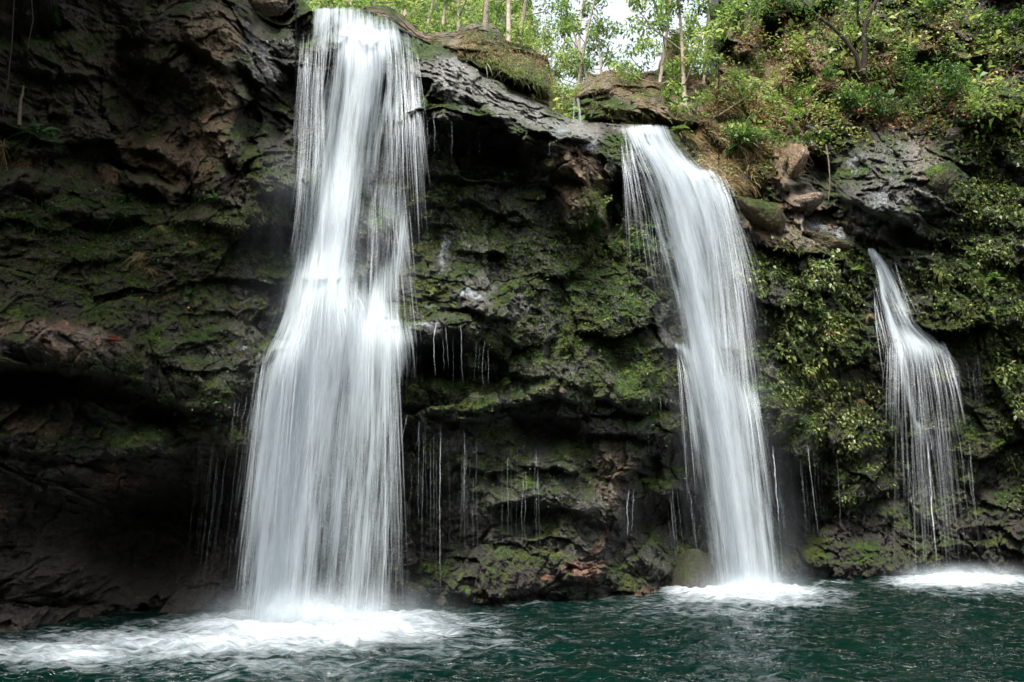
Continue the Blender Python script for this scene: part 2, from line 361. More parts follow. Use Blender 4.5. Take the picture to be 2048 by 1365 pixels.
colm(160, (1240, .8), (1080, 1.9), (1000, 1.3), (930, 0), (830, .2), (690, -1), (560, 0), (430, 1.2), (300, 2.0), (150, 1.9), (0, 1.2), (-200, 0), (-400, -3))
colm(300, (1235, 1.6), (1080, 3.4), (1000, 2.6), (930, .2), (800, .1), (700, -.9), (600, -.3), (450, 1.2), (400, 2.1), (250, 2.1), (100, 1.7), (0, 1.6), (-200, .4), (-400, -2), (-500, -3))
colm(450, (1225, 2.0), (1100, 3.4), (990, 2.9), (880, .4), (780, -.1), (650, -.1), (500, .5), (400, .9), (300, 1.0), (150, .6), (50, .7), (-100, 1.6), (-400, 2))
colm(520, (250, 1.3), (180, 1.4), (110, 2.0), (50, 2.8), (0, 3.4))
colm(560, (1220, 1.6), (1100, 2.3), (900, .8), (700, .1), (500, .7), (400, .5), (320, .6), (260, 1.9), (170, 2.4), (100, 3.2), (30, 4.0))
colm(660, (1150, 2.0), (900, 1.2), (700, .4), (590, .1), (510, 1.1), (300, 1.9), (100, 1.6), (60, 1.9), (20, 2.4))
colm(760, (1150, 1.4), (900, .9), (740, .1), (660, -.1), (590, .6), (400, 1.4), (250, 1.9), (100, 1.5), (30, 2.4))
colm(900, (1190, .2), (1080, .7), (950, .9), (870, .8), (780, .1), (720, 1.1), (640, -.3), (560, .5), (480, 1.0), (390, 1.5), (300, 1.3), (245, .4), (215, .6), (150, 2.4), (100, 4.6))
colm(1020, (1190, .1), (1080, .5), (950, .5), (870, .9), (800, .1), (700, .7), (600, .5), (450, 1.3), (380, 1.6), (320, 1.6), (275, .5), (255, .8), (215, 2.6), (190, 4.8))
colm(1150, (1190, 0), (1080, .4), (950, .3), (870, 1.2), (800, .2), (650, .5), (500, 1.3), (440, 1.3), (400, .7), (300, .6), (275, 1.2), (240, 4.4))
colm(1270, (1180, .2), (1080, .9), (950, .6), (850, .1), (740, .2), (600, .9), (450, 1.9), (350, 2.0), (260, 2.9))
colm(1370, (1170, .4), (1080, 1.2), (950, 1), (700, .6), (500, 1.4), (400, 1.9), (340, 2.6), (275, 3.6))
colm(1480, (1160, 1.2), (1000, 1.8), (850, 1), (700, .8), (520, 1.4), (400, 2.4), (300, 3.6), (150, 6), (-100, 9), (-350, 12))
colm(1580, (1160, 1.2), (1050, 2.4), (930, 1.6), (830, .2), (760, .5), (650, 1), (480, 1.6), (430, 2.4), (330, 3.6), (220, 5), (50, 8), (-150, 10), (-350, 12))
colm(1680, (1150, .4), (1050, 1.3), (920, 1.3), (800, .8), (650, .8), (520, 1.2), (460, 2.4), (380, 2.6), (260, 4), (100, 6.5), (-100, 9), (-350, 11))
colm(1800, (1150, .3), (1000, 1.1), (800, .9), (680, .4), (560, 1.1), (480, 1.7), (440, 1.0), (350, 2.2), (270, 3.6), (100, 5), (-100, 7.5), (-350, 9))
colm(1920, (1150, .3), (1000, .8), (800, .5), (600, .5), (450, 1), (350, 1.0), (240, 2.4), (100, 4), (-100, 6), (-350, 8))
colm(2060, (1150, 0), (1000, .2), (800, 0), (600, 0), (400, .2), (200, 1.2), (0, 2.5), (-200, 4), (-400, 6))
colm(2400, (1160, -2), (800, -3), (400, -3), (0, -2), (-400, 0))
colm(2900, (1200, -8), (800, -9), (400, -8), (0, -7), (-400, -5))
CTRL = np.array(CTRL)
def tps_fit(P, v, lam=.02):
    d = np.linalg.norm(P[:, None] - P[None], axis=-1)
    K = d + 0.; n = len(P)                                     # biharmonic-ish (linear kernel keeps it local)
    A = np.zeros((n + 1, n + 1)); A[:n, :n] = -K - lam * np.eye(n); A[:n, n] = 1; A[n, :n] = 1
    return np.linalg.solve(A, np.append(v, 0))
SCX, SCY = 1 / 200., 1 / 130.
CP = CTRL[:, :2] * [SCX, SCY]; CW = tps_fit(CP, CTRL[:, 2])
def base_off(px, py):
    sh = px.shape; p = np.stack([px.ravel() * SCX, py.ravel() * SCY], -1).astype(f32)
    r = np.full(len(p), CW[-1], f32)
    for c, wt in zip(CP.astype(f32), CW[:-1].astype(f32)):
        r -= wt * np.sqrt((p[:, 0] - c[0]) ** 2 + (p[:, 1] - c[1]) ** 2 + .01)
    return r.reshape(sh)

# hand-placed relief. kind, px, py, half-width, half-height, out (m, + = towards the viewer), roll (deg)
FEAT = [
 ('L', 110, 690, 175, 60, 1.1, 8), ('L', 360, 760, 120, 55, .7, 14), ('L', 270, 880, 90, 30, .7, 0), ('C', 60, 760, 100, 36, -.9, 0), ('C', 320, 838, 62, 30, -.9, 0),
 ('L', 440, 900, 70, 55, .6, -5), ('B', 60, 880, 90, 34, .5, 10), ('C', 300, 1060, 150, 80, -1.2, -20), ('B', 150, 975, 80, 40, .5, 5), ('B', 90, 1150, 120, 60, .6, 0), ('B', 250, 1170, 100, 50, .4, 0),
  ('L', 310, 370, 75, 26, .9, 22), ('L', 330, 300, 60, 22, .6, 25), ('C', 245, 330, 30, 12, -.7, 25), ('C', 290, 345, 60, 8, -.6, 24),
 ('L', 420, 330, 36, 90, .7, 5), ('C', 380, 390, 14, 60, -.5, 2), ('B', 60, 290, 70, 22, .7, 0), ('B', 40, 370, 80, 30, .7, 0), ('B', 190, 420, 100, 22, .6, 4), ('L', 350, 430, 120, 22, .5, 3),
 ('L', 560, 340, 60, 46, .9, -12), ('L', 500, 430, 90, 40, .4, 4), ('L', 450, 50, 70, 80, 1.0, 40), ('L', 540, 120, 60, 60, .8, 45), ('C', 540, 35, 40, 30, -.9, 20), ('B', 590, 105, 50, 36, .8, 20),
 ('L', 330, 60, 70, 90, .8, 15), ('C', 260, 130, 30, 90, -.6, 12), ('L', 120, 110, 90, 50, .7, 5), ('C', 60, 60, 80, 30, -.9, 0), ('L', 190, 220, 70, 80, .4, 0), ('B', 450, 230, 50, 80, .5, 5),
 ('C', 500, 250, 30, 50, -.5, 20), ('L', 600, 240, 40, 50, .4, 0),
 ('B', 735, 95, 30, 22, .3, 0), ('B', 655, 98, 34, 24, .6, 0), ('B', 660, 50, 18, 18, .3, 0), ('B', 755, 465, 44, 34, .5, 0), ('B', 735, 560, 30, 24, .4, 0), ('B', 660, 610, 80, 50, 1.0, 5),
 ('L', 765, 680, 60, 40, .8, 0), ('B', 560, 730, 50, 30, .6, 20), ('L', 820, 640, 70, 40, .5, 0),
 ('L', 860, 190, 70, 100, .9, 28), ('L', 880, 225, 50, 22, .7, 18), ('L', 960, 215, 55, 50, .7, 25), ('L', 1040, 235, 80, 45, 1.0, 26), ('C', 930, 280, 70, 24, -.45, 10), ('C', 1030, 310, 50, 28, -.5, 12), ('B', 868, 148, 54, 52, 1.0, 20), ('L', 950, 185, 34, 26, .5, 30), ('L', 1000, 222, 38, 26, .5, 30), ('L', 1060, 240, 36, 24, .45, 28), ('L', 920, 262, 40, 40, .4, 10), ('L', 880, 330, 60, 30, .4, 5), ('L', 980, 340, 60, 30, .35, 5), ('L', 1080, 320, 30, 50, .5, 0),
 ('L', 1145, 300, 60, 60, 1.0, 18), ('L', 1160, 400, 45, 70, 1.3, -18), ('C', 1225, 400, 16, 70, -.9, 3), ('L', 1230, 330, 45, 40, .6, 15), ('L', 1130, 262, 60, 18, .9, 12),
 ('L', 850, 400, 50, 18, .4, 0), ('L', 900, 440, 60, 22, .35, 10), ('L', 1000, 400, 80, 24, .4, 14), ('L', 960, 480, 60, 26, .35, 5), ('B', 870, 560, 70, 40, .4, -10), ('L', 960, 600, 80, 35, .7, 12), 
 ('L', 870, 650, 60, 32, .9, -4), ('L', 960, 680, 46, 80, 1.0, 6), ('C', 880, 720, 60, 46, -1.4, 0), ('C', 985, 730, 28, 40, -.8, 0), ('L', 1050, 700, 50, 60, .6, 0),
 ('B', 850, 790, 60, 36, .8, 8), ('L', 930, 815, 50, 30, .6, 0), ('L', 1020, 790, 100, 22, .7, -6), ('L', 1110, 770, 60, 30, .6, 10), ('C', 1090, 858, 75, 34, -.8, 5), ('L', 1160, 720, 60, 60, .5, 20),
 ('L', 1250, 770, 60, 46, .8, 8), ('L', 1230, 850, 70, 22, .6, -4), ('L', 1320, 740, 70, 70, .7, 10), ('B', 1330, 850, 60, 40, .7, 0), ('L', 1340, 690, 60, 16, .4, 0), ('C', 1300, 930, 30, 30, -.8, 0), ('L', 1250, 910, 60, 50, .6, 0),
 ('L', 1350, 960, 55, 36, .7, 5), ('C', 1330, 1030, 60, 40, -.8, 0), ('L', 980, 920, 60, 26, .4, 10), ('L', 1100, 920, 60, 24, .6, 5), ('L', 1030, 985, 60, 26, .6, -10), ('L', 1130, 990, 60, 36, .6, 10), ('C', 1060, 1040, 70, 26, -.6, 0),
 ('L', 1200, 1000, 40, 60, .4, 0), ('B', 1170, 1120, 60, 40, .5, -12), ('B', 1060, 1150, 110, 50, .4, 0), ('B', 950, 1160, 90, 40, .3, 0),  ('C', 880, 1030, 60, 80, -.4, 0),
 ('L', 1290, 520, 40, 60, .3, 0), ('L', 1430, 420, 60, 60, .6, 40), ('L', 1380, 320, 60, 40, .7, 30), ('L', 1330, 350, 50, 16, .4, 15), ('L', 1440, 350, 30, 30, .6, 40), ('C', 1505, 390, 26, 50, -1.0, 20), ('L', 1450, 690, 40, 20, .3, 20),
 ('L', 1540, 800, 60, 70, 1.0, 25), ('L', 1590, 870, 50, 50, .9, 30), ('C', 1600, 1000, 70, 80, -1.6, 0), ('L', 1700, 870, 70, 40, .5, 0), ('L', 1720, 960, 60, 40, .6, -10),
 ('L', 1560, 470, 60, 40, 1.0, 8), ('L', 1540, 430, 40, 26, .7, 0), ('L', 1590, 400, 50, 20, .7, -12), ('C', 1620, 350, 46, 46, -1.5, 0), ('L', 1575, 330, 28, 60, 1.2, -15), ('L', 1650, 470, 50, 14, .5, 10), ('L', 1650, 500, 60, 14, .5, 4), ('C', 1580, 510, 60, 10, -.8, 5),
 ('L', 1790, 350, 100, 100, 1.4, 25), ('L', 1740, 430, 60, 50, .8, 20), ('L', 1850, 330, 40, 40, .6, 0), ('L', 1890, 400, 30, 40, .7, 20), ('C', 1850, 480, 70, 20, -.7, 20), ('C', 1990, 360, 60, 60, -.6, 0), ('L', 1640, 130, 26, 60, 1.2, 0), ('C', 1600, 170, 26, 60, -1.2, 0),
 ('L', 1840, 690, 60, 20, .5, 5), ('L', 1870, 860, 60, 22, .4, 0), ('B', 1950, 1120, 120, 40, .4, 0), ('B', 1700, 1120, 120, 36, .4, 0), ('L', 1850, 760, 70, 26, .4, 0), ('L', 1990, 600, 70, 60, .5, 0), ('L', 1940, 920, 60, 60, .4, 0),
 ('L', 1490, 60, 40, 60, 1.5, 0), ('C', 1540, 90, 30, 60, -1.6, 10), ('L', 1720, 40, 60, 60, 1.0, 0), ('L', 1900, 60, 70, 60, 1.0, 10), ('C', 1830, 130, 50, 40, -.8, 0), ('L', 1960, 200, 80, 50, 1, -10),
]
# colour patches: channel, px, py, half-width, half-height, amount, roll
PATCH = [
 ('brown', 330, 320, 120, 70, .9, 20), ('brown', 180, 170, 150, 90, .45, 0), ('brown', 430, 260, 50, 130, .9, 5), ('brown', 420, 80, 90, 90, .8, 35), ('brown', 90, 670, 190, 40, .9, 8), ('moss', 110, 1000, 200, 50, .5, 0), ('moss', 110, 1180, 150, 50, .5, 0), ('brown', 70, 850, 90, 30, .9, 10), ('brown', 1165, 370, 50, 110, 1, -10),
 ('brown', 1250, 210, 150, 80, .5, 0), ('brown', 960, 110, 120, 40, .4, 20), ('brown', 1230, 950, 60, 90, .6, 0), ('brown', 1590, 450, 120, 70, .8, 0), ('brown', 1580, 320, 40, 60, .9, 0), ('brown', 1640, 130, 40, 70, 1, 0), ('brown', 1850, 320, 50, 50, .6, 0),
 ('brown', 1560, 120, 150, 140, .8, 0), ('brown', 1800, 130, 260, 120, .6, 0), ('brown', 240, 960, 60, 30, .6, 0), ('brown', 1440, 350, 60, 60, .3, 0), ('brown', 240, 700, 60, 20, .6, 15), ('brown', 1700, 800, 80, 60, .4, 0), ('brown', 500, 60, 60, 60, .5, 30),
 ('pale', 960, 185, 170, 46, 1., 28), ('pale', 1120, 262, 110, 30, 1., 20), ('pale', 880, 250, 60, 30, .5, 0), ('pale', 1250, 262, 60, 20, .5, 10), ('pale', 1790, 330, 100, 80, .35, 0), ('pale', 520, 90, 24, 80, .6, -38), ('pale', 600, 160, 50, 40, .3, 30), ('pale', 1000, 500, 130, 110, .22, 0), ('pale', 610, 430, 60, 110, .2, 0), ('pale', 940, 595, 60, 20, .6, 10), ('pale', 480, 700, 70, 60, .25, 0), ('pale', 1640, 455, 90, 20, .6, 10),  # ridge and glossy rock: sky reflection put into the rock colour
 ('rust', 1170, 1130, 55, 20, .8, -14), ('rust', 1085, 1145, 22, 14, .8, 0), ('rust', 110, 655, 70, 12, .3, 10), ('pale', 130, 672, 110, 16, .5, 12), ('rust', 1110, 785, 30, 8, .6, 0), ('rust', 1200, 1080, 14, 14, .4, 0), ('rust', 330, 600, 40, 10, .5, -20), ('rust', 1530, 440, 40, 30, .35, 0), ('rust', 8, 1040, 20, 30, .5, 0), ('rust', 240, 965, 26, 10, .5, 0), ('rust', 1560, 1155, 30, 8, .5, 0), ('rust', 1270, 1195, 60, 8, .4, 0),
 ('moss', 300, 500, 300, 110, .75, 0), ('moss', 560, 420, 70, 110, .75, 0), ('moss', 400, 620, 160, 60, .7, 10), ('moss', 330, 740, 180, 80, .5, 10), ('moss', 430, 820, 60, 60, .5, 0), ('moss', 270, 878, 90, 22, 1.0, 0), ('moss', 170, 295, 60, 40, .8, 0), ('moss', 230, 365, 40, 40, .7, 0), ('moss', 40, 420, 160, 60, .6, 0),
 ('moss', 400, 30, 60, 50, .7, 30), ('moss', 250, 90, 120, 40, .5, 0), ('moss', 560, 60, 50, 50, .5, 0), ('moss', 520, 130, 50, 40, .4, 0), ('moss', 480, 240, 50, 110, .45, 0), ('moss', 300, 950, 240, 40, .35, -10), ('moss', 150, 1180, 200, 60, .3, 0),
 ('moss', 880, 150, 60, 50, .4, 0), ('moss', 960, 170, 50, 18, .7, 30), ('moss', 1030, 220, 90, 30, .35, 28), ('moss', 890, 220, 70, 20, .6, 20), ('moss', 900, 400, 110, 60, .75, 0), ('moss', 860, 480, 60, 70, .8, 0), ('moss', 1030, 480, 130, 90, .5, 0), ('moss', 1160, 560, 130, 110, .6, 0), ('moss', 1270, 480, 50, 60, .9, 0),
 ('moss', 1230, 640, 110, 70, .55, 0), ('moss', 930, 620, 60, 30, .6, 0), ('moss', 970, 690, 40, 80, .8, 0), ('moss', 890, 800, 90, 50, .6, 0), ('moss', 950, 820, 40, 30, .9, 0), ('moss', 1110, 700, 90, 60, .4, 0), ('moss', 1290, 760, 60, 60, .7, 0), ('moss', 1330, 860, 70, 40, .7, 0), ('moss', 1000, 920, 60, 40, .6, 0), ('moss', 1350, 950, 50, 26, .9, 0), ('moss', 1300, 1150, 50, 50, .6, 0), ('moss', 1100, 1180, 140, 30, .55, 0),
 ('moss', 1560, 830, 90, 70, .7, 20), ('moss', 1420, 420, 70, 90, .6, 30), ('moss', 1560, 470, 60, 40, .5, 0), ('moss', 1480, 700, 50, 60, .6, 0), ('moss', 1650, 640, 140, 140, .7, 0), ('moss', 1980, 620, 170, 160, .8, 0), ('moss', 1800, 600, 60, 90, .4, 0), ('moss', 1700, 820, 120, 80, .6, 0), ('moss', 1980, 850, 120, 120, .5, 0), ('moss', 1760, 950, 80, 40, .5, 0), ('moss', 1700, 100, 400, 200, .45, 0), ('moss', 1890, 350, 16, 30, .7, 0), ('moss', 1450, 330, 120, 80, .4, 0),
 ('wet', 540, 90, 70, 90, 1, 45), ('wet', 600, 300, 120, 280, .7, 0), ('wet', 500, 620, 120, 160, .8, 0), ('wet', 960, 180, 160, 60, 1, 28), ('wet', 1120, 260, 130, 40, 1, 20), ('wet', 1000, 540, 220, 200, .85, 0), ('wet', 1100, 900, 300, 300, .8, 0), ('wet', 450, 730, 160, 50, .9, 8), ('wet', 170, 690, 160, 30, .5, 8),
 ('wet', 1800, 370, 130, 130, 1.2, 20), ('wet', 1650, 460, 130, 40, 1, 0), ('wet', 1300, 350, 100, 60, 1, 0), ('wet', 1540, 820, 120, 120, .7, 0), ('wet', 1860, 820, 120, 200, .7, 0), ('wet', 820, 600, 160, 160, .8, 0), ('wet', 1300, 620, 160, 120, .6, 0), ('wet', 1200, 220, 60, 60, .7, 0), ('wet', 1920, 80, 60, 30, .6, 0), ('wet', 1290, 1100, 160, 90, .6, 0), ('wet', 1170, 1120, 100, 50, .7, 0), ('wet', 660, 70, 80, 40, 1, 0),
]
NC_in = 1060
pxs = np.concatenate([np.linspace(-900, -20, 90, endpoint=False), np.linspace(-20, 2068, NC_in, endpoint=False), np.linspace(2068, 3000, 90)])
NR = 700
# rows: parameter s 0..1, denser inside the frame
PX = np.repeat(pxs[None], NR, 0)
top = interp(pxs, TOPL); bot = interp(pxs, WL) + 55
sv = np.linspace(0, 1, NR)[:, None]
out_rows = 90                                                     # rows reserved above the frame where the rock rises out of it
topin = np.maximum(top, -12)
PY = np.where(np.arange(NR)[:, None] < out_rows, top + (topin - top) * (np.arange(NR)[:, None] / out_rows),
              topin + (bot - topin) * ((np.arange(NR)[:, None] - out_rows) / (NR - 1 - out_rows)))
same = (topin - top) < 1
PYs = top + (bot - top) * sv
PY = np.where(same[None], PYs, PY)

def local(px, py, fx, fy, w_, h_, roll):
    a = math.radians(roll); dx, dy = px - fx, py - fy
    return (dx * math.cos(a) + dy * math.sin(a)) / w_, (-dx * math.sin(a) + dy * math.cos(a)) / h_
def relief(px, py):
    """metres towards the viewer"""
    # warp so that outlines are ragged
    wx = px + 16 * perlin(px / 60, py / 60, 1.5) + 6 * perlin(px / 19, py / 19, 4.5); wy = py + 16 * perlin(px / 60, py / 60, 8.5) + 6 * perlin(px / 19, py / 19, 6.5)
    r = np.zeros(px.shape, f32)
    for k, fx, fy, w_, h_, o, roll in FEAT:
        R = 1.6 * max(w_, h_) + 30
        jc = np.where((pxs > fx - R) & (pxs < fx + R))[0]
        if len(jc) == 0: continue
        sl_ = slice(jc[0], jc[-1] + 1)
        a, b = local(wx[:, sl_], wy[:, sl_], fx, fy, w_, h_, roll)
        if k == 'L':
            pr = sstep(-1.25, .45, b) * (1 - sstep(.72, 1.0, b)) * (1 - sstep(.55, 1.15, np.abs(a)))
        elif k == 'C':
            pr = (1 - sstep(.5, 1.25, np.sqrt(a * a + (b * np.where(b < 0, 1.25, .8)) ** 2)))
        else:
            d2 = np.abs(a) ** 2.4 + np.abs(b) ** 2.4
            pr = np.sqrt(np.clip(1 - d2, 0, 1))
        r[:, sl_] += o * pr
    return r
def patches(px, py):
    ch = {k: np.zeros(px.shape, f32) for k in ('moss', 'brown', 'rust', 'wet', 'pale')}
    wx = px + 30 * perlin(px / 70, py / 70, 11.5) + 10 * perlin(px / 21, py / 21, 14.5); wy = py + 30 * perlin(px / 70, py / 70, 18.5) + 10 * perlin(px / 21, py / 21, 16.5)
    for k, fx, fy, w_, h_, o, roll in PATCH:
        a, b = local(wx, wy, fx, fy, w_, h_, roll)
        ch[k] = np.maximum(ch[k], o * (1 - sstep(.45, 1.2, np.sqrt(a * a + b * b))))
    return ch
OFF = base_off(PX, PY)
W = interp(PX, [(x, float(water_Y(x, y))) for x, y in WL])
Y0 = W + OFF
REL = relief(PX, PY)
PCH = patches(PX, PY)
PCH['wet'] = np.maximum(PCH['wet'], .35); PCH['brown'] = np.maximum(PCH['brown'], .38 * (1 - sstep(430, 600, PX)) * (1 - .5 * sstep(500, 700, PY)))
PCH['moss'] = np.clip(np.maximum(.85 * PCH['moss'], .46 + .55 * fbm(PX / 75, PY / 60, 3, 4)) * (1 - .65 * np.clip(PCH['brown'], 0, 1)) * (1 - .6 * np.clip(PCH['pale'], 0, 1)) * (1 - .5 * PCH['rust']) * (1 - .35 * sstep(850, 1050, PY)) * (1 - .8 * sstep(900, 1000, PY) * (1 - sstep(520, 800, PX))), 0, 1)  # moss thinned at lower left, darkening the colour for the overhang's shade
P0 = at(PX, PY, Y0)
X_, Z_ = P0[..., 0], P0[..., 2]
mossy = np.clip(PCH['moss'], 0, 1)
# layered, blocky rock detail
def ridged(x, y, z, o=5, g=.55):
    r = 0; a = 1.; s_ = 1.; pr = 1.
    for n in range(o):
        q = 1 - np.abs(perlin(x * s_ + 31.7 * n, y * s_ - 12.9 * n, z * s_ + 5.1 * n)); q = q * q * pr; r = r + a * q; pr = np.clip(q * 1.6, 0, 1); a *= g; s_ *= 2.1
    return r
def rock_detail(X, Y, Z, moss):
    wx = X + .28 * fbm(X * .5, Z * .5, 3.3, 5, .55); wz = Z + .28 * fbm(X * .5, Z * .5, 7.7, 5, .55)
    def cell(su, sv, ang, seed):
        ca, sa = math.cos(ang), math.sin(ang)
        return worley((wx * ca + wz * sa) * su + seed * 3.7, (-wx * sa + wz * ca) * sv, seed)
    F1, F2, hh, pl = cell(.45, .55, .35, 1); d = .30 * hh + .75 * pl - .10 * (1 - sstep(0, .05, F2 - F1))
    mk = sstep(-.25, .25, fbm(X * .4, Z * .4, 29.9, 2)); F1, F2, hh, pl = cell(.85, 1.0, -.9, 7); d = d + mk * .30 * np.sqrt(np.clip(1 - F1 * F1, 0, 1)) * (1 + .5 * hh)
    F1, F2, hh, pl = cell(2.1, 2.3, .6, 8); d = d + (1 - .5 * mk) * .14 * np.sqrt(np.clip(1 - F1 * F1, 0, 1)) * (1 + .6 * hh)
    F1, F2, hh, pl = cell(1.25, 1.4, -.5, 2); d = d + .10 * hh + .27 * pl - .03 * (1 - sstep(0, .07, F2 - F1))
    m3 = sstep(-.35, .1, fbm(X * .6, Z * .6, 19.9, 3))
    F1, F2, hh, pl = cell(2.6, 3.4, .9, 3); d = d + m3 * (.06 * hh + .22 * pl - .03 * (1 - sstep(0, .1, F2 - F1)))
    F1, F2, hh, pl = cell(6.5, 8., -.2, 4); d = d + (1 - .5 * moss) * (.028 * hh + .10 * pl)
    F1, F2, hh, pl = cell(15., 17., .5, 5); d = d + (1 - .5 * moss) * (.010 * hh + .045 * pl)
    d = d + .16 * (ridged(X * .5, Z * .6, Y * .3, 5, .5) - .9) + .07 * fbm(X * 3.5, Z * 4.5, Y * 2, 4, .6)
    lump = .16 * np.abs(perlin(X * 1.9, Z * 3.0, Y)) + .12 * np.abs(perlin(X * 4.2, Z * 6, Y * 2)) + .07 * np.abs(perlin(X * 9, Z * 11, 3)) + .04 * np.abs(perlin(X * 19, Z * 22, 3))
    return d * (1 - .25 * moss) + moss * lump * 1.4
DET = rock_detail(X_, Y0, Z_, mossy)
edge = sstep(0, 1, (PY - top) / 25.)                                     # calm towards the lip
amp = np.where(PX > 1440, 1.25, 1.0) + .9 * np.clip(1.3 - np.sqrt(((PX - 1030) / 220) ** 2 + ((PY - 200) / 110) ** 2), 0, 1)
YC = Y0 - REL - DET * amp * (.5 + .5 * edge)
YC = np.maximum(YC, 9)
P = at(PX, PY, YC)
# a plateau running back from the lip
bk = []
lip = P[0].copy(); nb = 26
for k in range(nb, 0, -1):
    t = (k / nb) ** 1.6
    q = lip.copy(); q[:, 1] += 26 * t; q[:, 0] += (lip[:, 0] * 26 * t / np.maximum(lip[:, 1], 5)) * .6
    q[:, 2] += -.5 * sstep(0, .05, t) + .0 + .25 * fbm(q[:, 0] * .4, q[:, 1] * .4, 2.2, 3)
    bk.append(q)
PB = np.concatenate([np.array(bk), P], 0)
def padat(a, v=0): return np.concatenate([np.full((nb, a.shape[1]), v, f32), a], 0)
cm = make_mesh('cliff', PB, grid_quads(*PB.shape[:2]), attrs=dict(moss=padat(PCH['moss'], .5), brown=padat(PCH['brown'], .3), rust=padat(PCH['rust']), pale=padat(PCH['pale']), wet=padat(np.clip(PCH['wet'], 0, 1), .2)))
cliff = tag(link('cliff', cm, ROCK), kind='structure')
# normals for scattering
dU = np.gradient(P, axis=1); dV = np.gradient(P, axis=0)
NRM = nrm(np.cross(dV, dU)); NRM *= np.where(NRM[..., 1:2] > 0, -1, 1)
def surf(px, py):
    px = np.atleast_1d(np.asarray(px, float)); py = np.atleast_1d(np.asarray(py, float))
    j = np.clip(np.searchsorted(pxs, px), 1, len(pxs) - 1); j = np.where(np.abs(pxs[j - 1] - px) < np.abs(pxs[j] - px), j - 1, j)
    i = np.array([np.searchsorted(PY[:, jj], yy) for jj, yy in zip(j, py)]) if len(px) < 300 else None
    if i is None:
        i = np.empty(len(px), int); o = np.argsort(j, kind='stable'); js = j[o]
        st_ = np.searchsorted(js, np.arange(len(pxs) + 1))
        for c in np.unique(js):
            ids = o[st_[c]:st_[c + 1]]; i[ids] = np.searchsorted(PY[:, c], py[ids])
    i = np.clip(i, 0, NR - 1)
    return P[i, j], NRM[i, j]
print('cliff', P.shape)

# ------------------------------------------------------------------ water of the pool
nyw, nxw = 560, 900
Yw = 1.5 * (60 / 1.5) ** np.linspace(0, 1, nyw); 
uw = np.linspace(-1, 1, nxw)
XW = uw[None] * (Yw[:, None] * .78 + 4); YW = np.repeat(Yw[:, None], nxw, 1)
qx, qy = project(np.stack([XW, YW, 0 * XW], -1))
def blob(px, py, cx_, cy_, rx, ry, p=1.):
    return np.clip(1 - np.sqrt(((px - cx_) / rx) ** 2 + ((py - cy_) / ry) ** 2), 0, 1) ** p
wq = 30 * fbm(XW * .35, YW * .35, 2, 3); wr = 8 * fbm(XW * .8, YW * .8, 5, 3)
foam = np.zeros_like(XW)
def fb(cx_, cy_, rx, ry, a, p=1.):
    global foam
    foam = np.maximum(foam, a * blob(qx + wq, qy + wr * (ry / 40), cx_, cy_, rx, ry, p))
fb(620, 1262, 380, 52, 1.5, .8); fb(420, 1286, 460, 44, 1.0, .8); fb(700, 1262, 280, 50, 1.3, .8); fb(160, 1310, 340, 42, .85, .9); fb(860, 1250, 240, 40, .6); fb(500, 1330, 480, 70, .42); fb(900, 1290, 360, 80, .30)
fb(1490, 1188, 190, 22, 1.8, .7); fb(1520, 1195, 260, 36, .9); fb(1420, 1215, 420, 60, .33)
fb(1930, 1164, 200, 17, 1.6, .7); fb(1960, 1172, 280, 28, .8); fb(1650, 1168, 60, 7, .7); fb(1000, 1210, 130, 9, .6)
hW = .05 * fbm(XW * .7, YW * 1.0, 1, 2) + .05 * (1 - 2 * np.abs(perlin(XW * 1.3 + .4 * perlin(XW, YW), YW * 1.9, 4))) + .020 * (1 - 2 * np.abs(perlin(XW * 2.6 + .3 * perlin(XW * 2, YW * 2), YW * 4.0, 9))) 
hW = hW * (1 + 1.0 * np.clip(foam, 0, 1)) + .12 * np.clip(foam - .6, 0, 1) + 0.02 * np.clip(foam, 0, 1) * fbm(XW * 3, YW * 3, 3, 4, .6)
wm = make_mesh('water', np.stack([XW, YW, hW - .02], -1), grid_quads(nyw, nxw), attrs=dict(foam=foam))
tag(link('water', wm, WATER), kind='structure')
# bed of the pool and the ground beyond everything
g = 40; gx, gy = np.meshgrid(np.linspace(-150, 150, g), np.linspace(-90, 320, g))
tag(link('ground', make_mesh('ground', np.stack([gx, gy, np.full_like(gx, -3.)], -1), grid_quads(g, g)), SOIL), kind='structure')

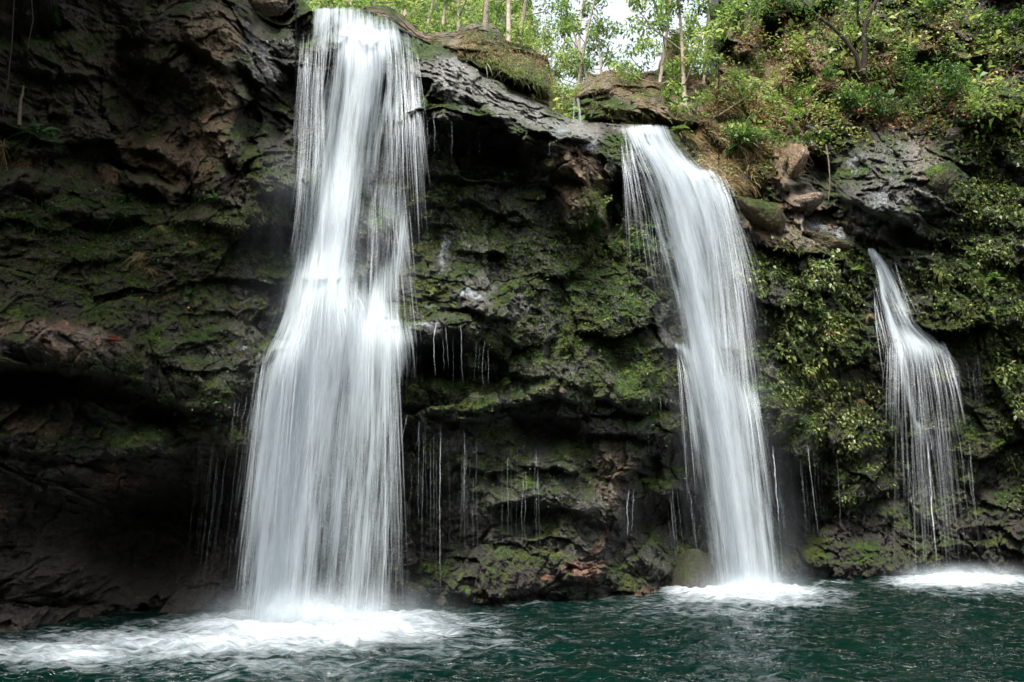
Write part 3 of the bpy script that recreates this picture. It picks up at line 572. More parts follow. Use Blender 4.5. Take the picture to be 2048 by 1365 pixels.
# ------------------------------------------------------------------ waterfalls
def sheet(name, mat, parent, rows, streams, off=.25, drape=1.0, layer=0, nu=150, nv=420, ufreq=1., Yfix=None, zmin=-.08, dens_mul=1., bow=.0):
    """rows: (py, pxL, pxR); streams: list of [(py, px, halfwidth, dens), ...]"""
    R = np.array(rows, float)
    v = np.linspace(0, 1, nv); pyv = R[0, 0] + (R[-1, 0] - R[0, 0]) * v
    L_ = np.interp(pyv, R[:, 0], R[:, 1]); R_ = np.interp(pyv, R[:, 0], R[:, 2])
    ks = np.ones(21) / 21
    L_ = np.convolve(np.pad(L_, 10, 'edge'), ks, 'valid'); R_ = np.convolve(np.pad(R_, 10, 'edge'), ks, 'valid')
    u = np.linspace(0, 1, nu)
    px = L_[:, None] + (R_ - L_)[:, None] * u; py = np.repeat(pyv[:, None], nu, 1)
    if Yfix is None:
        S, _ = surf(px.ravel(), py.ravel()); Yc = S[:, 1].reshape(nv, nu)
        k = 5; Yp = np.pad(Yc, ((0, 0), (k, k)), 'edge'); Yc = np.min(np.stack([Yp[:, i:i + nu] for i in range(2 * k + 1)]), 0)
        Yc = np.minimum.accumulate(Yc, 0) * drape + Yc * (1 - drape)
        for _ in range(60):
            Yc[1:-1] = np.minimum(Yc[1:-1], (Yc[:-2] + Yc[2:]) / 2)
            Yc[:, 1:-1] = (Yc[:, :-2] + Yc[:, 1:-1] + Yc[:, 2:]) / 3
        kk = np.exp(-np.linspace(-2, 2, 61) ** 2); kk /= kk.sum()
        Yc = np.stack([np.convolve(np.pad(Yc[:, i], 30, 'edge'), kk, 'valid') for i in range(nu)], 1)
        Yc = np.minimum(Yc - off, np.min(np.stack([np.pad(S[:, 1].reshape(nv, nu), ((3, 3), (0, 0)), 'edge')[k_:k_ + nv] for k_ in (0, 3, 6)]), 0) - .07)
        for _ in range(3): Yc[1:-1] = np.minimum(Yc[1:-1], (Yc[:-2] + Yc[2:]) / 2); Yc[:, 1:-1] = np.minimum(Yc[:, 1:-1], (Yc[:, :-2] + Yc[:, 2:]) / 2)
    else: Yc = np.interp(pyv, np.array(Yfix)[:, 0], np.array(Yfix)[:, 1])[:, None] + 0 * px
    Yc = Yc - layer + .03 * perlin(u[None] * 14 + layer * 9, v[:, None] * 2, layer * 7)
    if bow: Yc = Yc - bow * (1 - (2 * u[None] - 1) ** 2)
    dens = np.zeros_like(px)
    wob = (2.5 * perlin(py / 45., layer * 11 + 0 * py, 2)) + 4 * perlin(px / 30., py / 200., 5 + layer)
    for s in streams:
        s = np.array(s, float)
        c = np.interp(py, s[:, 0], s[:, 1]); hw = np.interp(py, s[:, 0], s[:, 2]); d = np.interp(py, s[:, 0], s[:, 3], left=0, right=s[-1, 3])
        d = d * sstep(s[0, 0] - 6, s[0, 0] + 6, py)
        q = np.abs(px + wob - c) / hw
        dens = 1 - (1 - dens) * (1 - np.clip(d * np.exp(-1.15 * q ** 2.2), 0, 1))
    dens *= sstep(0, .05, u[None]) * sstep(0, .05, 1 - u[None]) * dens_mul
    Pw = at(px, py, Yc)
    Pw[..., 2] = np.maximum(Pw[..., 2], zmin)
    keep = Pw[:, :, 2].max(1) > zmin + 1e-4; n = min(nv, keep.sum() + 2)
    UV = np.stack([np.repeat(u[None] * ufreq, nv, 0) + layer * 13.7, Pw[..., 2] * 1.0], -1)
    me = make_mesh(name, Pw[:n], grid_quads(n, nu), attrs=dict(dens=dens[:n]), uv=UV[:n])
    return link(name, me, mat, parent)
def fall_root(name, px, py, label, cat, group=None):
    S, _ = surf(px, py); o = bpy.data.objects.new(name, None); col.objects.link(o); o.empty_display_size = .3
    tag(o, label, cat, group); return o

# --- the tall left fall
main = fall_root('waterfall', 640, 1240, 'tallest and widest waterfall, dropping in two steps from the rock lip left of centre', 'waterfall')
rowsM = [(12, 618, 850), (70, 612, 860), (140, 600, 880), (300, 580, 860), (450, 560, 850), (560, 540, 840), (640, 520, 850), (720, 470, 870), (900, 430, 870), (1100, 400, 860), (1300, 370, 850)]
core = [(60, 735, 50, .7), (110, 722, 46, .9), (200, 706, 44, .9), (300, 690, 44, .9), (420, 672, 48, .92), (520, 660, 50, .95), (562, 655, 56, 1), (600, 652, 74, 1), (660, 640, 84, .98), (720, 622, 88, .92), (850, 608, 92, .85), (1000, 600, 98, .72), (1150, 592, 104, .6), (1270, 586, 110, .55)]
lipL = [(14, 690, 60, .55), (40, 712, 80, .7), (75, 735, 90, .95), (95, 744, 90, .75), (130, 756, 74, .5), (250, 768, 66, .45), (340, 776, 58, .38), (400, 782, 56, .28), (470, 778, 56, .2), (560, 760, 50, .25)]
lip2 = [(16, 650, 24, .75), (60, 642, 22, .55), (110, 644, 36, .3), (250, 636, 42, .36), (400, 622, 42, .4), (520, 622, 42, .45), (620, 612, 48, .55), (720, 585, 48, .42), (900, 535, 50, .3), (1100, 515, 50, .18), (1280, 500, 60, .12)]
side = [(370, 770, 40, .15), (420, 792, 26, .4), (470, 802, 20, .55), (520, 796, 22, .55), (570, 770, 32, .6), (600, 752, 40, .7), (640, 745, 56, .85), (680, 760, 80, .75), (760, 755, 70, .42), (900, 750, 64, .34), (1100, 745, 60, .3), (1280, 742, 60, .22)]
rim = [(640, 740, 50, .7), (668, 740, 60, 1), (700, 735, 60, .8), (780, 725, 55, .42), (900, 715, 55, .3), (1280, 700, 60, .25)]
rt = [(640, 800, 24, .35), (690, 810, 40, .45), (760, 805, 50, .25), (1000, 800, 40, .12), (1280, 800, 30, .1)]
fan = [(680, 600, 50, .4), (760, 578, 50, .7), (900, 560, 52, .8), (1100, 545, 50, .75), (1280, 535, 50, .7)]
sheet('falling_sheet', FALL, main, rowsM, [core, lipL, lip2, side, rim, fan], off=.22, layer=0, ufreq=6.2)
sheet('spray_veil', FALL, main, rowsM, [core, side, rim, fan], off=.45, layer=.35, ufreq=6.2, dens_mul=.5)
mist = [(300, 680, 120, .10), (520, 670, 120, .22), (600, 660, 100, .28), (750, 640, 95, .16), (1000, 625, 95, .10), (1180, 640, 110, .18), (1280, 640, 150, .4)]
sheet('spray_veil', MIST, main, [(250, 540, 860), (600, 430, 900), (1300, 330, 900)], [mist], off=.7, layer=.7, ufreq=6.2)
# --- the middle fall
mid = fall_root('waterfall', 1480, 1180, 'narrower leaning waterfall right of centre that slides over two ledges then drops', 'waterfall')
rowsR = [(248, 1228, 1362), (300, 1242, 1390), (350, 1262, 1440), (420, 1280, 1470), (520, 1305, 1500), (650, 1335, 1520), (800, 1365, 1560), (950, 1390, 1580), (1100, 1410, 1600), (1220, 1425, 1610)]
coreR = [(250, 1295, 52, .85), (280, 1305, 48, .9), (320, 1335, 50, .9), (345, 1360, 66, .95), (380, 1370, 66, .9), (450, 1375, 55, .85), (550, 1385, 40, .85), (650, 1400, 36, .9), (720, 1410, 36, 1), (800, 1430, 42, 1), (950, 1455, 52, .97), (1100, 1475, 58, .9), (1210, 1490, 64, .85)]
c2 = [(255, 1262, 22, .5), (300, 1275, 16, .35), (350, 1285, 14, .3), (400, 1300, 16, .25), (500, 1325, 18, .25), (600, 1345, 14, .2)]
c3 = [(340, 1410, 30, .6), (380, 1427, 38, .6), (450, 1440, 44, .42), (600, 1452, 54, .34), (700, 1462, 56, .32), (780, 1480, 50, .3), (1000, 1520, 50, .28), (1210, 1545, 50, .25)]
c4 = [(740, 1455, 30, .05), (768, 1470, 32, .35), (800, 1495, 34, .4), (860, 1505, 40, .3), (1000, 1520, 40, .25), (1210, 1540, 40, .2)]
c5 = [(686, 1352, 16, .7), (700, 1368, 14, .8), (730, 1385, 14, .5)]
sheet('falling_sheet', FALL, mid, rowsR, [coreR, c2, c3, c4, c5], off=.18, layer=0, ufreq=4.2)
sheet('spray_veil', FALL, mid, rowsR, [coreR, c3], off=.4, layer=.3, ufreq=4.2, dens_mul=.6)
sheet('spray_veil', MIST, mid, [(300, 1240, 1440), (700, 1320, 1560), (1230, 1380, 1680)], [[(320, 1370, 60, .12), (700, 1420, 80, .2), (1100, 1490, 90, .25), (1215, 1500, 120, .5)]], off=.6, layer=.5, ufreq=4.2)
# --- the small right fall
sm = fall_root('waterfall', 1880, 1140, 'smallest waterfall, a thin white cascade near the right edge fanning over a ledge', 'waterfall')
rowsS = [(494, 1728, 1762), (560, 1742, 1810), (660, 1765, 1870), (690, 1768, 1930), (800, 1775, 1950), (950, 1800, 1970), (1160, 1820, 1990)]
s1 = [(496, 1742, 9, 1), (530, 1765, 17, .8), (600, 1793, 20, .62), (650, 1812, 28, .62), (678, 1828, 42, .9), (694, 1838, 56, .85), (730, 1845, 54, .4), (780, 1852, 52, .2), (850, 1860, 50, .1), (900, 1870, 56, .08), (1150, 1900, 60, .06)]
s2 = [(530, 1758, 6, .7), (600, 1768, 7, .9), (660, 1785, 10, .9), (700, 1800, 9, .6), (800, 1820, 9, .5), (840, 1830, 5, .5), (860, 1840, 24, .35), (900, 1850, 40, .2)]
sheet('falling_sheet', FALL, sm, rowsS, [s1, s2], off=.1, layer=0, ufreq=3.0, nu=110)
sheet('spray_veil', FALL, sm, rowsS, [s1], off=.25, layer=.2, ufreq=3.0, nu=80, dens_mul=.5)
# --- the tiny spout high up
tiny = fall_root('waterfall', 1152, 230, 'tiny white spout dropping between boulders at the top centre', 'waterfall')
Yt = float(surf(1150, 245)[0][0, 1])
sheet('falling_sheet', FALL, tiny, [(190, 1136, 1168), (246, 1132, 1176)], [[(194, 1149, 3, .55), (215, 1149, 3.5, .5), (236, 1147, 5, .45), (244, 1146, 8, .5)], [(194, 1155, 3.5, .6), (215, 1157, 3.5, .5), (236, 1160, 4, .5), (244, 1162, 8, .5)]], Yfix=[(192, Yt + .2), (242, Yt)], nu=60, nv=80, ufreq=.6, zmin=-9)

def strandset(parent, specs, off=.3, name='spray_strand'):
    parts = []
    n = 26; t = np.linspace(0, 1, n)
    for (xa, xb), (ya, yb), (dxa, dxb), (la, lb), cnt, wpx, dn, pw in specs:
        for _ in range(int(cnt * 2.6)):
            f = rng.random(); x0 = xa + (xb - xa) * f; y0 = rng.uniform(ya, yb); L_ = rng.uniform(la, lb); dx = dxa + (dxb - dxa) * f + rng.normal() * 5
            px = x0 + dx * t ** pw; py = y0 + L_ * t
            if pw < .9: py = py - 10 * np.sin(np.pi * np.clip(t * 3, 0, 1)) * rng.random()
            S, _ = surf(px, py); Yc = np.minimum.accumulate(S[:, 1]) - off - .5 * rng.random() * t
            Yc = np.convolve(np.pad(Yc, 4, 'edge'), np.ones(9) / 9, 'valid')
            c = at(px, py, Yc); c[:, 2] = np.maximum(c[:, 2], -.05); hw = rng.uniform(.5, 1.4) * .75 * wpx * Yc / F / 2
            a, b = c.copy(), c.copy(); a[:, 0] -= hw; b[:, 0] += hw
            al = dn * .5 * rng.uniform(.1, 1.) ** 1.5 * sstep(0, .15, t) * (1 - t) ** .6 * (.7 + .5 * rng.random(n))
            parts.append((np.stack([a, b], 1).reshape(-1, 3), grid_quads(n, 2), np.repeat(al, 2)))
    V, Q, T = merge(parts); o = link(name, make_mesh(name, V, Q, attrs=dict(dens=np.clip(T, 0, 1))), TRICK, parent); o['kind'] = 'stuff'
strandset(main, [((600, 650), (60, 240), (-14, -2), (90, 260), 60, 2., .5, 1), ((770, 835), (70, 200), (4, 20), (120, 320), 70, 2., .45, .8), ((600, 650), (250, 520), (-22, -4), (120, 300), 50, 2., .4, 1), ((600, 640), (570, 640), (-70, -20), (150, 560), 60, 2.2, .35, .6),
    ((520, 640), (680, 900), (-50, -10), (250, 560), 90, 2., .35, .8), ((690, 790), (655, 690), (-30, 18), (200, 560), 90, 2., .45, .6), ((740, 820), (360, 560), (-6, 14), (80, 200), 50, 2., .4, 1), ((620, 700), (560, 600), (-50, 50), (60, 180), 60, 2.5, .5, .6), ((560, 800), (800, 1000), (-16, 12), (200, 420), 70, 2., .35, 1)])
strandset(mid, [((1240, 1270), (260, 330), (10, 40), (80, 250), 24, 2., .5, 1), ((1400, 1440), (335, 380), (30, 80), (150, 480), 100, 2., .45, .75), ((1420, 1480), (450, 650), (14, 40), (150, 500), 60, 2., .35, 1), ((1450, 1500), (760, 790), (10, 50), (150, 380), 50, 2., .35, .7), ((1350, 1380), (690, 720), (20, 60), (80, 300), 24, 2., .4, .7), ((1400, 1500), (850, 1000), (20, 40), (150, 300), 40, 2., .3, 1)])
strandset(sm, [((1775, 1880), (682, 700), (-6, 52), (40, 190), 80, 2., .5, .6), ((1745, 1790), (510, 640), (14, 40), (60, 140), 36, 2.2, .5, 1), ((1790, 1900), (720, 860), (4, 36), (150, 380), 40, 1.8, .3, .9)], off=.16)
def puff(parent, x0, x1, y0, y1, cx_, cy_, rx, ry, a, dY):
    gx_, gy_ = np.meshgrid(np.linspace(x0, x1, 60), np.linspace(y0, y1, 40)); Yb = float(water_Y(cx_, cy_))
    q = ((gx_ - cx_) / rx) ** 2 + ((gy_ - cy_) / ry) ** 2; d = a * np.exp(-q * 1.6) * sstep(x0, x0 + 30, gx_) * sstep(x1, x1 - 30, gx_) * sstep(y0, y0 + 20, gy_)
    V = at(gx_, gy_, Yb + dY - .8 * np.exp(-q)); V[..., 2] = np.maximum(V[..., 2], -.03)
    link('mist', make_mesh('mist', V, grid_quads(*gx_.shape), attrs=dict(dens=d)), MIST, parent)
for dY in (.4, -.1, -.5):
    puff(main, 330, 960, 1120, 1300, 640, 1245, 190, 62, .75, dY); puff(mid, 1350, 1680, 1110, 1230, 1495, 1186, 90, 36, .75, dY)
    puff(sm, 1740, 2100, 1110, 1190, 1930, 1158, 120, 24, .6, dY)

# ------------------------------------------------------------------ water films over the rock; their white also paints glints and sky reflections
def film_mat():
    m, t, out, N, Lk = new_mat('water_glint_film')
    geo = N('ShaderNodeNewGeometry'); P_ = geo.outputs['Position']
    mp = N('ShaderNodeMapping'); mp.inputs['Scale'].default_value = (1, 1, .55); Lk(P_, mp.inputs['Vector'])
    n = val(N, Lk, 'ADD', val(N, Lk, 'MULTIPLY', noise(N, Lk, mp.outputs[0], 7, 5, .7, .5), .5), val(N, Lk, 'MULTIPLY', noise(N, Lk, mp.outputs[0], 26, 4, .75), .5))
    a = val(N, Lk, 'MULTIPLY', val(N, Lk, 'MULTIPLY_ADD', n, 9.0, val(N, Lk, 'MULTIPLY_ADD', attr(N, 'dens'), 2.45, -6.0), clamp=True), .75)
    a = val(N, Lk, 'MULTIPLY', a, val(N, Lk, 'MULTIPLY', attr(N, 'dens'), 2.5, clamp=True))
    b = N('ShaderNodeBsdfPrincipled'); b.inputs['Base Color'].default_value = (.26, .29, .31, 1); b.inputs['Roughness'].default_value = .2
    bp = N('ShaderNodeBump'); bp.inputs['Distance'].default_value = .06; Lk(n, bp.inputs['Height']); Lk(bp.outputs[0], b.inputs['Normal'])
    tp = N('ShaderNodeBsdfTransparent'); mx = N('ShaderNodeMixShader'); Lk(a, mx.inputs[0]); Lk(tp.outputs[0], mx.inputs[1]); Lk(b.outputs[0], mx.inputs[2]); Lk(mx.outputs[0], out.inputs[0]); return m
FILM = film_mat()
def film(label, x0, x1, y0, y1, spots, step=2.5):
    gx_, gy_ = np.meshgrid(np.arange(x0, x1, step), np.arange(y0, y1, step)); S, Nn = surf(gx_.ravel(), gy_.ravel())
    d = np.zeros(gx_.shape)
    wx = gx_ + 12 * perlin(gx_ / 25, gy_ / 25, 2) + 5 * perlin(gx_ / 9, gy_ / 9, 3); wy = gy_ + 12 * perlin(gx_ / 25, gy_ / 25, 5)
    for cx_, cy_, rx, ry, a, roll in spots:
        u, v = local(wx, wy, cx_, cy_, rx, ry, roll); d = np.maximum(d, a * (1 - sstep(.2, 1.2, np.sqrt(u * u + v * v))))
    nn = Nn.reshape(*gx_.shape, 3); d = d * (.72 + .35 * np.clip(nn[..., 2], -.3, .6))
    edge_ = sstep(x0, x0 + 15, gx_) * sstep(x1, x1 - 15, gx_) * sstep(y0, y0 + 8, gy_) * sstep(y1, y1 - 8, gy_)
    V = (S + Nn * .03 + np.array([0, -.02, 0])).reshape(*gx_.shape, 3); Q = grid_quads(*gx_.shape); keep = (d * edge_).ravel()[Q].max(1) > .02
    me = make_mesh('water_glint_film', V, Q[keep], attrs=dict(dens=d * edge_)); tag(link('water_glint_film', me, FILM), label, 'water film', kind='stuff')
film('white water film with painted sky reflections, sliding down the rock edge left of the tall fall', 470, 640, 15, 215, [(500, 58, 12, 34, 1, -35), (530, 100, 12, 34, 1, -35), (548, 152, 26, 14, .9, 20), (600, 66, 40, 10, .8, 22), (574, 120, 12, 24, .4, -30)])
film('seep with painted sky glints on the sloping ridge between the two big falls', 850, 1270, 110, 330, [(930, 150, 40, 12, .6, 35), (1000, 200, 60, 16, .5, 28), (1060, 215, 60, 12, .5, 26), (1125, 262, 36, 12, 1, 5), (1175, 285, 40, 12, 1, 38), (1225, 262, 60, 12, .6, 8), (970, 180, 60, 10, .4, 30)])
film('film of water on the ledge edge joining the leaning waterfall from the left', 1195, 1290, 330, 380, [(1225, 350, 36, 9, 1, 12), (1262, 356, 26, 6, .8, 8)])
film('seep with painted white glints running down the central mossy face', 820, 1110, 410, 640, [(890, 500, 14, 70, 1, 2), (930, 480, 12, 60, .7, -4), (905, 450, 14, 40, .7, 0), (965, 540, 12, 50, .6, 0), (880, 560, 30, 40, .6, 0), (940, 590, 50, 16, 1, 12), (870, 610, 40, 20, .6, 0), (1030, 500, 20, 70, .5, 0), (1000, 450, 50, 20, .4, 20), (1070, 600, 20, 40, .3, 0)])
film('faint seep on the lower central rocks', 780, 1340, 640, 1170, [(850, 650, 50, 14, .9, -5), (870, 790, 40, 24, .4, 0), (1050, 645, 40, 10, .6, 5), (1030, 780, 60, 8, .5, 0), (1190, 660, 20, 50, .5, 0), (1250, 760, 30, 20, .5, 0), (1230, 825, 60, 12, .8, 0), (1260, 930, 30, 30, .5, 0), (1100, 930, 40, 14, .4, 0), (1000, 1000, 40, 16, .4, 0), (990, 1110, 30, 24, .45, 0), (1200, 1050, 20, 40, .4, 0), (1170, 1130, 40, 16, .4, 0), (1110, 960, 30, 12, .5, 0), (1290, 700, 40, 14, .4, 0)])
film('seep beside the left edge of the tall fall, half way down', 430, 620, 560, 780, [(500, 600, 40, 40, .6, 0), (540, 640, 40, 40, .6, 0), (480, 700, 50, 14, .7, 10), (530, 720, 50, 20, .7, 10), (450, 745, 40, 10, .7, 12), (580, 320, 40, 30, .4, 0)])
film('painted sky shine over the glossy black rock at the right', 1640, 1930, 280, 520, [(1710, 320, 36, 36, .9, 0), (1760, 400, 40, 50, .8, 20), (1745, 450, 20, 40, 1.2, -15), (1785, 440, 44, 34, .9, 0), (1800, 300, 60, 20, .6, 0), (1840, 380, 14, 50, .4, 30), (1700, 380, 20, 60, .4, 0), (1900, 400, 20, 16, .6, 0), (1800, 330, 50, 30, .3, 0)])
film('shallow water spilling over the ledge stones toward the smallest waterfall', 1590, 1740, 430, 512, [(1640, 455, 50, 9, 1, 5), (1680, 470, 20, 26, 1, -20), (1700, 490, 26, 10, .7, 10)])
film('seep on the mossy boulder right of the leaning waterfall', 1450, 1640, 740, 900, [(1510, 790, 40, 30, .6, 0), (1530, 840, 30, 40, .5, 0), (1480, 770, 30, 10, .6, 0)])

# ------------------------------------------------------------------ thin trickles
def trickle(px0, py0, px1, py1, wpx=1.6, off=.12, d=.6):
    wpx *= .62; d *= .6
    n = 24; t = np.linspace(0, 1, n); py = py0 + (py1 - py0) * t; px = px0 + (px1 - px0) * t + np.cumsum(rng.normal(size=n)) * .55
    S, _ = surf(px, py); Yc = np.minimum.accumulate(S[:, 1]) - off
    c = at(px, py, Yc); hw = wpx * Yc / F * (1 - .5 * t)[...] 
    a, b = c.copy(), c.copy(); a[:, 0] -= hw / 2; b[:, 0] += hw / 2
    V = np.stack([a, b], 1).reshape(-1, 3); Q = grid_quads(n, 2)
    return V, Q, np.repeat(d * (1 - .7 * t) * sstep(0, .12, t) * sstep(0, .2, 1 - t) * (.5 + .9 * rng.random(n)), 2)
def trickles(label, group, items):
    V, Q, T = merge([trickle(*i) for i in items])
    o = link('trickle', make_mesh('trickle', V, Q, attrs=dict(dens=np.clip(T, 0, 1))), TRICK); tag(o, label, 'trickle', kind='stuff'); return o
def rnd(x0, x1, y0, y1, n, lean=0, w=(1, 2), d=(.2, .5), var=.35):
    r = []
    for _ in range(int(n * .45)):
        x = random.uniform(x0, x1); a = y0 + random.uniform(0, var) * (y1 - y0); b = y1 - random.uniform(0, var) * (y1 - y0)
        r.append((x, a, x + lean * (b - a), b, random.uniform(*w), .12, random.uniform(*d)))
    return r
trickles('fine strands of water dripping from the overhang between the two big falls, high up', None, rnd(830, 905, 234, 330, 34) + rnd(905, 1110, 250, 330, 20, d=(.1, .25)))
trickles('thin threads of water falling across the black hollow below the mossy hump', None, [(872, 640, 873, 755, 2.6, .15, .6), (890, 650, 892, 740, 1.6, .15, .35), (921, 650, 925, 770, 1.8, .15, .4), (818, 700, 816, 752, 2.5, .15, .6)] + rnd(820, 1000, 670, 780, 30))
trickles('long thin streams falling in front of the dark rock right of the tall fall', None, [(838, 845, 835, 1060, 1.8, .4, .45), (880, 850, 878, 1200, 2.4, .4, .6), (928, 850, 925, 1050, 1.7, .4, .4), (815, 830, 800, 900, 3, .3, .8), (838, 840, 825, 900, 2.5, .3, .8)] + rnd(800, 1080, 850, 1150, 60, d=(.08, .28)))
trickles('thin dripping threads left of the leaning waterfall', None, [(1259, 975, 1259, 1080, 3, .2, .8), (1267, 980, 1267, 1070, 2, .2, .5)] + rnd(1330, 1420, 970, 1150, 26, .1, d=(.2, .55)) + rnd(1320, 1380, 790, 830, 12) + rnd(1250, 1300, 960, 1050, 8) + rnd(1285, 1320, 390, 620, 20, .12, d=(.15, .4)))
trickles('thin streams falling against the dark hollow right of the leaning waterfall', None, [(1545, 890, 1560, 1060, 4, .5, .9), (1558, 1050, 1568, 1150, 2.5, .5, .5), (1613, 880, 1640, 1090, 2.5, .4, .4)] + rnd(1520, 1680, 880, 1130, 40, .07, d=(.08, .25)))
trickles('fan of thin streams falling from the smallest cascade to the pool', None, [(1855, 880, 1872, 1130, 3.5, .5, .8), (1862, 900, 1858, 880, 2, .5, .7)] + rnd(1815, 1960, 870, 1150, 46, .12, w=(1, 2.), d=(.08, .4)) + rnd(1790, 1960, 700, 830, 40, .1, d=(.2, .5)))
trickles('thin bright threads running down the rock at the left edge of the tall fall', None, rnd(470, 520, 790, 900, 14, -.15, w=(1.5, 3), d=(.3, .6)) + rnd(400, 520, 860, 1230, 60, -.12, d=(.04, .18)) + rnd(596, 640, 90, 330, 30, -.05, w=(1.2, 3), d=(.3, .8)))

# ------------------------------------------------------------------ unseen gorge wall, added to block skylight from behind the viewer
def added_hills():
    a = np.linspace(math.radians(-68), math.radians(248), 120)          # opening towards the falls
    a = np.linspace(math.radians(152), math.radians(388), 120)          # from the left bank round behind the viewer to the right bank
    r = np.linspace(0, 1, 40)
    A, R_ = np.meshgrid(a, r)
    rad = 17 + 16 * R_ + 2.0 * fbm(A * 3, R_ * 3, 1, 3)
    return np.stack([np.cos(A) * rad * 1.25, 8 + np.sin(A) * rad, -3 + 19.5 * R_ ** .8 + 2.5 * fbm(A * 4, R_ * 4, 6, 4)], -1)
HV = added_hills()
tag(link('added_hills', make_mesh('added_hills', HV, grid_quads(*HV.shape[:2])), plain('added_slope', (.008, .014, .004), (.035, .05, .014), 1.2, bump=.3)), kind='structure')

# ------------------------------------------------------------------ boulders
def boulder(label, px, py, rx, ry, dY=0, depth=1.0, roll=0, seed=0, moss=.4, brown=.4, wet=.4, Y=None, n=110, group=None, flat=.0, name='boulder'):
    r_ = np.random.default_rng(seed)
    if Y is None: Y = float(surf(px, py)[0][0, 1]) + dY
    c = at(px, py, Y); mpp = Y / F
    RX, RZ, RY = rx * mpp, ry * mpp, max(rx, ry) * mpp * depth
    th = np.linspace(0, np.pi, n); ph = np.linspace(0, 2 * np.pi, 2 * n)
    TH, PH = np.meshgrid(th, ph, indexing='ij')
    D = np.stack([np.sin(TH) * np.cos(PH), np.sin(TH) * np.sin(PH), np.cos(TH)], -1)
    pn = nrm(r_.normal(size=(22, 3))); pd = r_.uniform(.72, 1.0, 22)
    pn = np.concatenate([pn, [[0, 0, 1.], [.2, -.6, .6]]]); pd = np.append(pd, [.9 - flat, .9])
    q = pd / np.maximum(D @ pn.T, .05)
    r = (1 / ((1 / q) ** 9).sum(-1) ** (1 / 9.))
    Q = D * r[..., None]
    Q = Q * (1 + .07 * fbm(Q[..., 0] * 2 + seed, Q[..., 1] * 2, Q[..., 2] * 2, 5, .6) + .05 * (ridged(Q[..., 0] * 2.5, Q[..., 1] * 2.5, Q[..., 2] * 2.5 + seed, 4) - .8))[..., None]
    V = Q * [RX, RY, RZ]; a = math.radians(roll)
    V = np.stack([V[..., 0] * math.cos(a) + V[..., 2] * math.sin(a), V[..., 1], -V[..., 0] * math.sin(a) + V[..., 2] * math.cos(a)], -1)
    k = np.ones(V.shape[:2])
    me = make_mesh(name, V, grid_quads(*V.shape[:2]), attrs=dict(moss=k * moss, brown=k * brown, wet=k * wet, rust=k * 0))
    o = link(name, me, ROCK, loc=c); tag(o, label, 'rock', group); return o
boulder('rounded brown boulder perched at the top edge, left of the tall fall', 532, 2, 50, 27, 1.0, .8, 5, 1, .15, .7, .4, Y=19.5)
boulder('mossy dark rock just right of the tiny spout', 1205, 226, 46, 26, 0, .8, 5, 8, .8, .5, .5, Y=25.6)
boulder('square mossy block on the left ledge, under the brown wall', 176, 298, 56, 36, .1, .9, 3, 11, .75, .5, .1, flat=.15)
boulder('rounded brown boulder below the square block on the left ledge', 224, 362, 40, 34, .1, .9, 10, 12, .4, .7, .1)
boulder('small dark rock wedged under the square block at left', 150, 352, 22, 26, .1, .9, 0, 13, .5, .5, .1)
boulder('conical mossy boulder at the pool edge, left of the foot of the leaning waterfall', 1386, 1150, 54, 62, -.5, .9, 8, 14, .35, .2, .5)
boulder('brown mossy boulder between the leaning waterfall and the glossy black rock', 1538, 440, 46, 34, -.2, .9, 5, 16, .75, 1.0, .3)
boulder('slanting red-brown rock above the mossy boulder, right of the leaning waterfall', 1580, 330, 28, 50, -.1, .9, 20, 17, .1, 1.0, .3)
boulder('flat wet reddish rock on the ledge left of the glossy black rock', 1610, 408, 50, 18, -.1, .9, -15, 18, .05, .9, 1)
boulder('low brown rock below the wet ledge, left of the smallest waterfall', 1660, 492, 46, 20, -.1, .9, 4, 19, .6, .9, .4)
boulder('small round rock at the upper right, above the glossy black rock end', 1908, 270, 22, 20, -.1, .8, 0, 20, .2, .3, .7)
boulder('rock with a pale green lichen cap, right of the glossy black rock', 1880, 356, 32, 40, -.1, .8, 20, 21, .75, .5, .4)

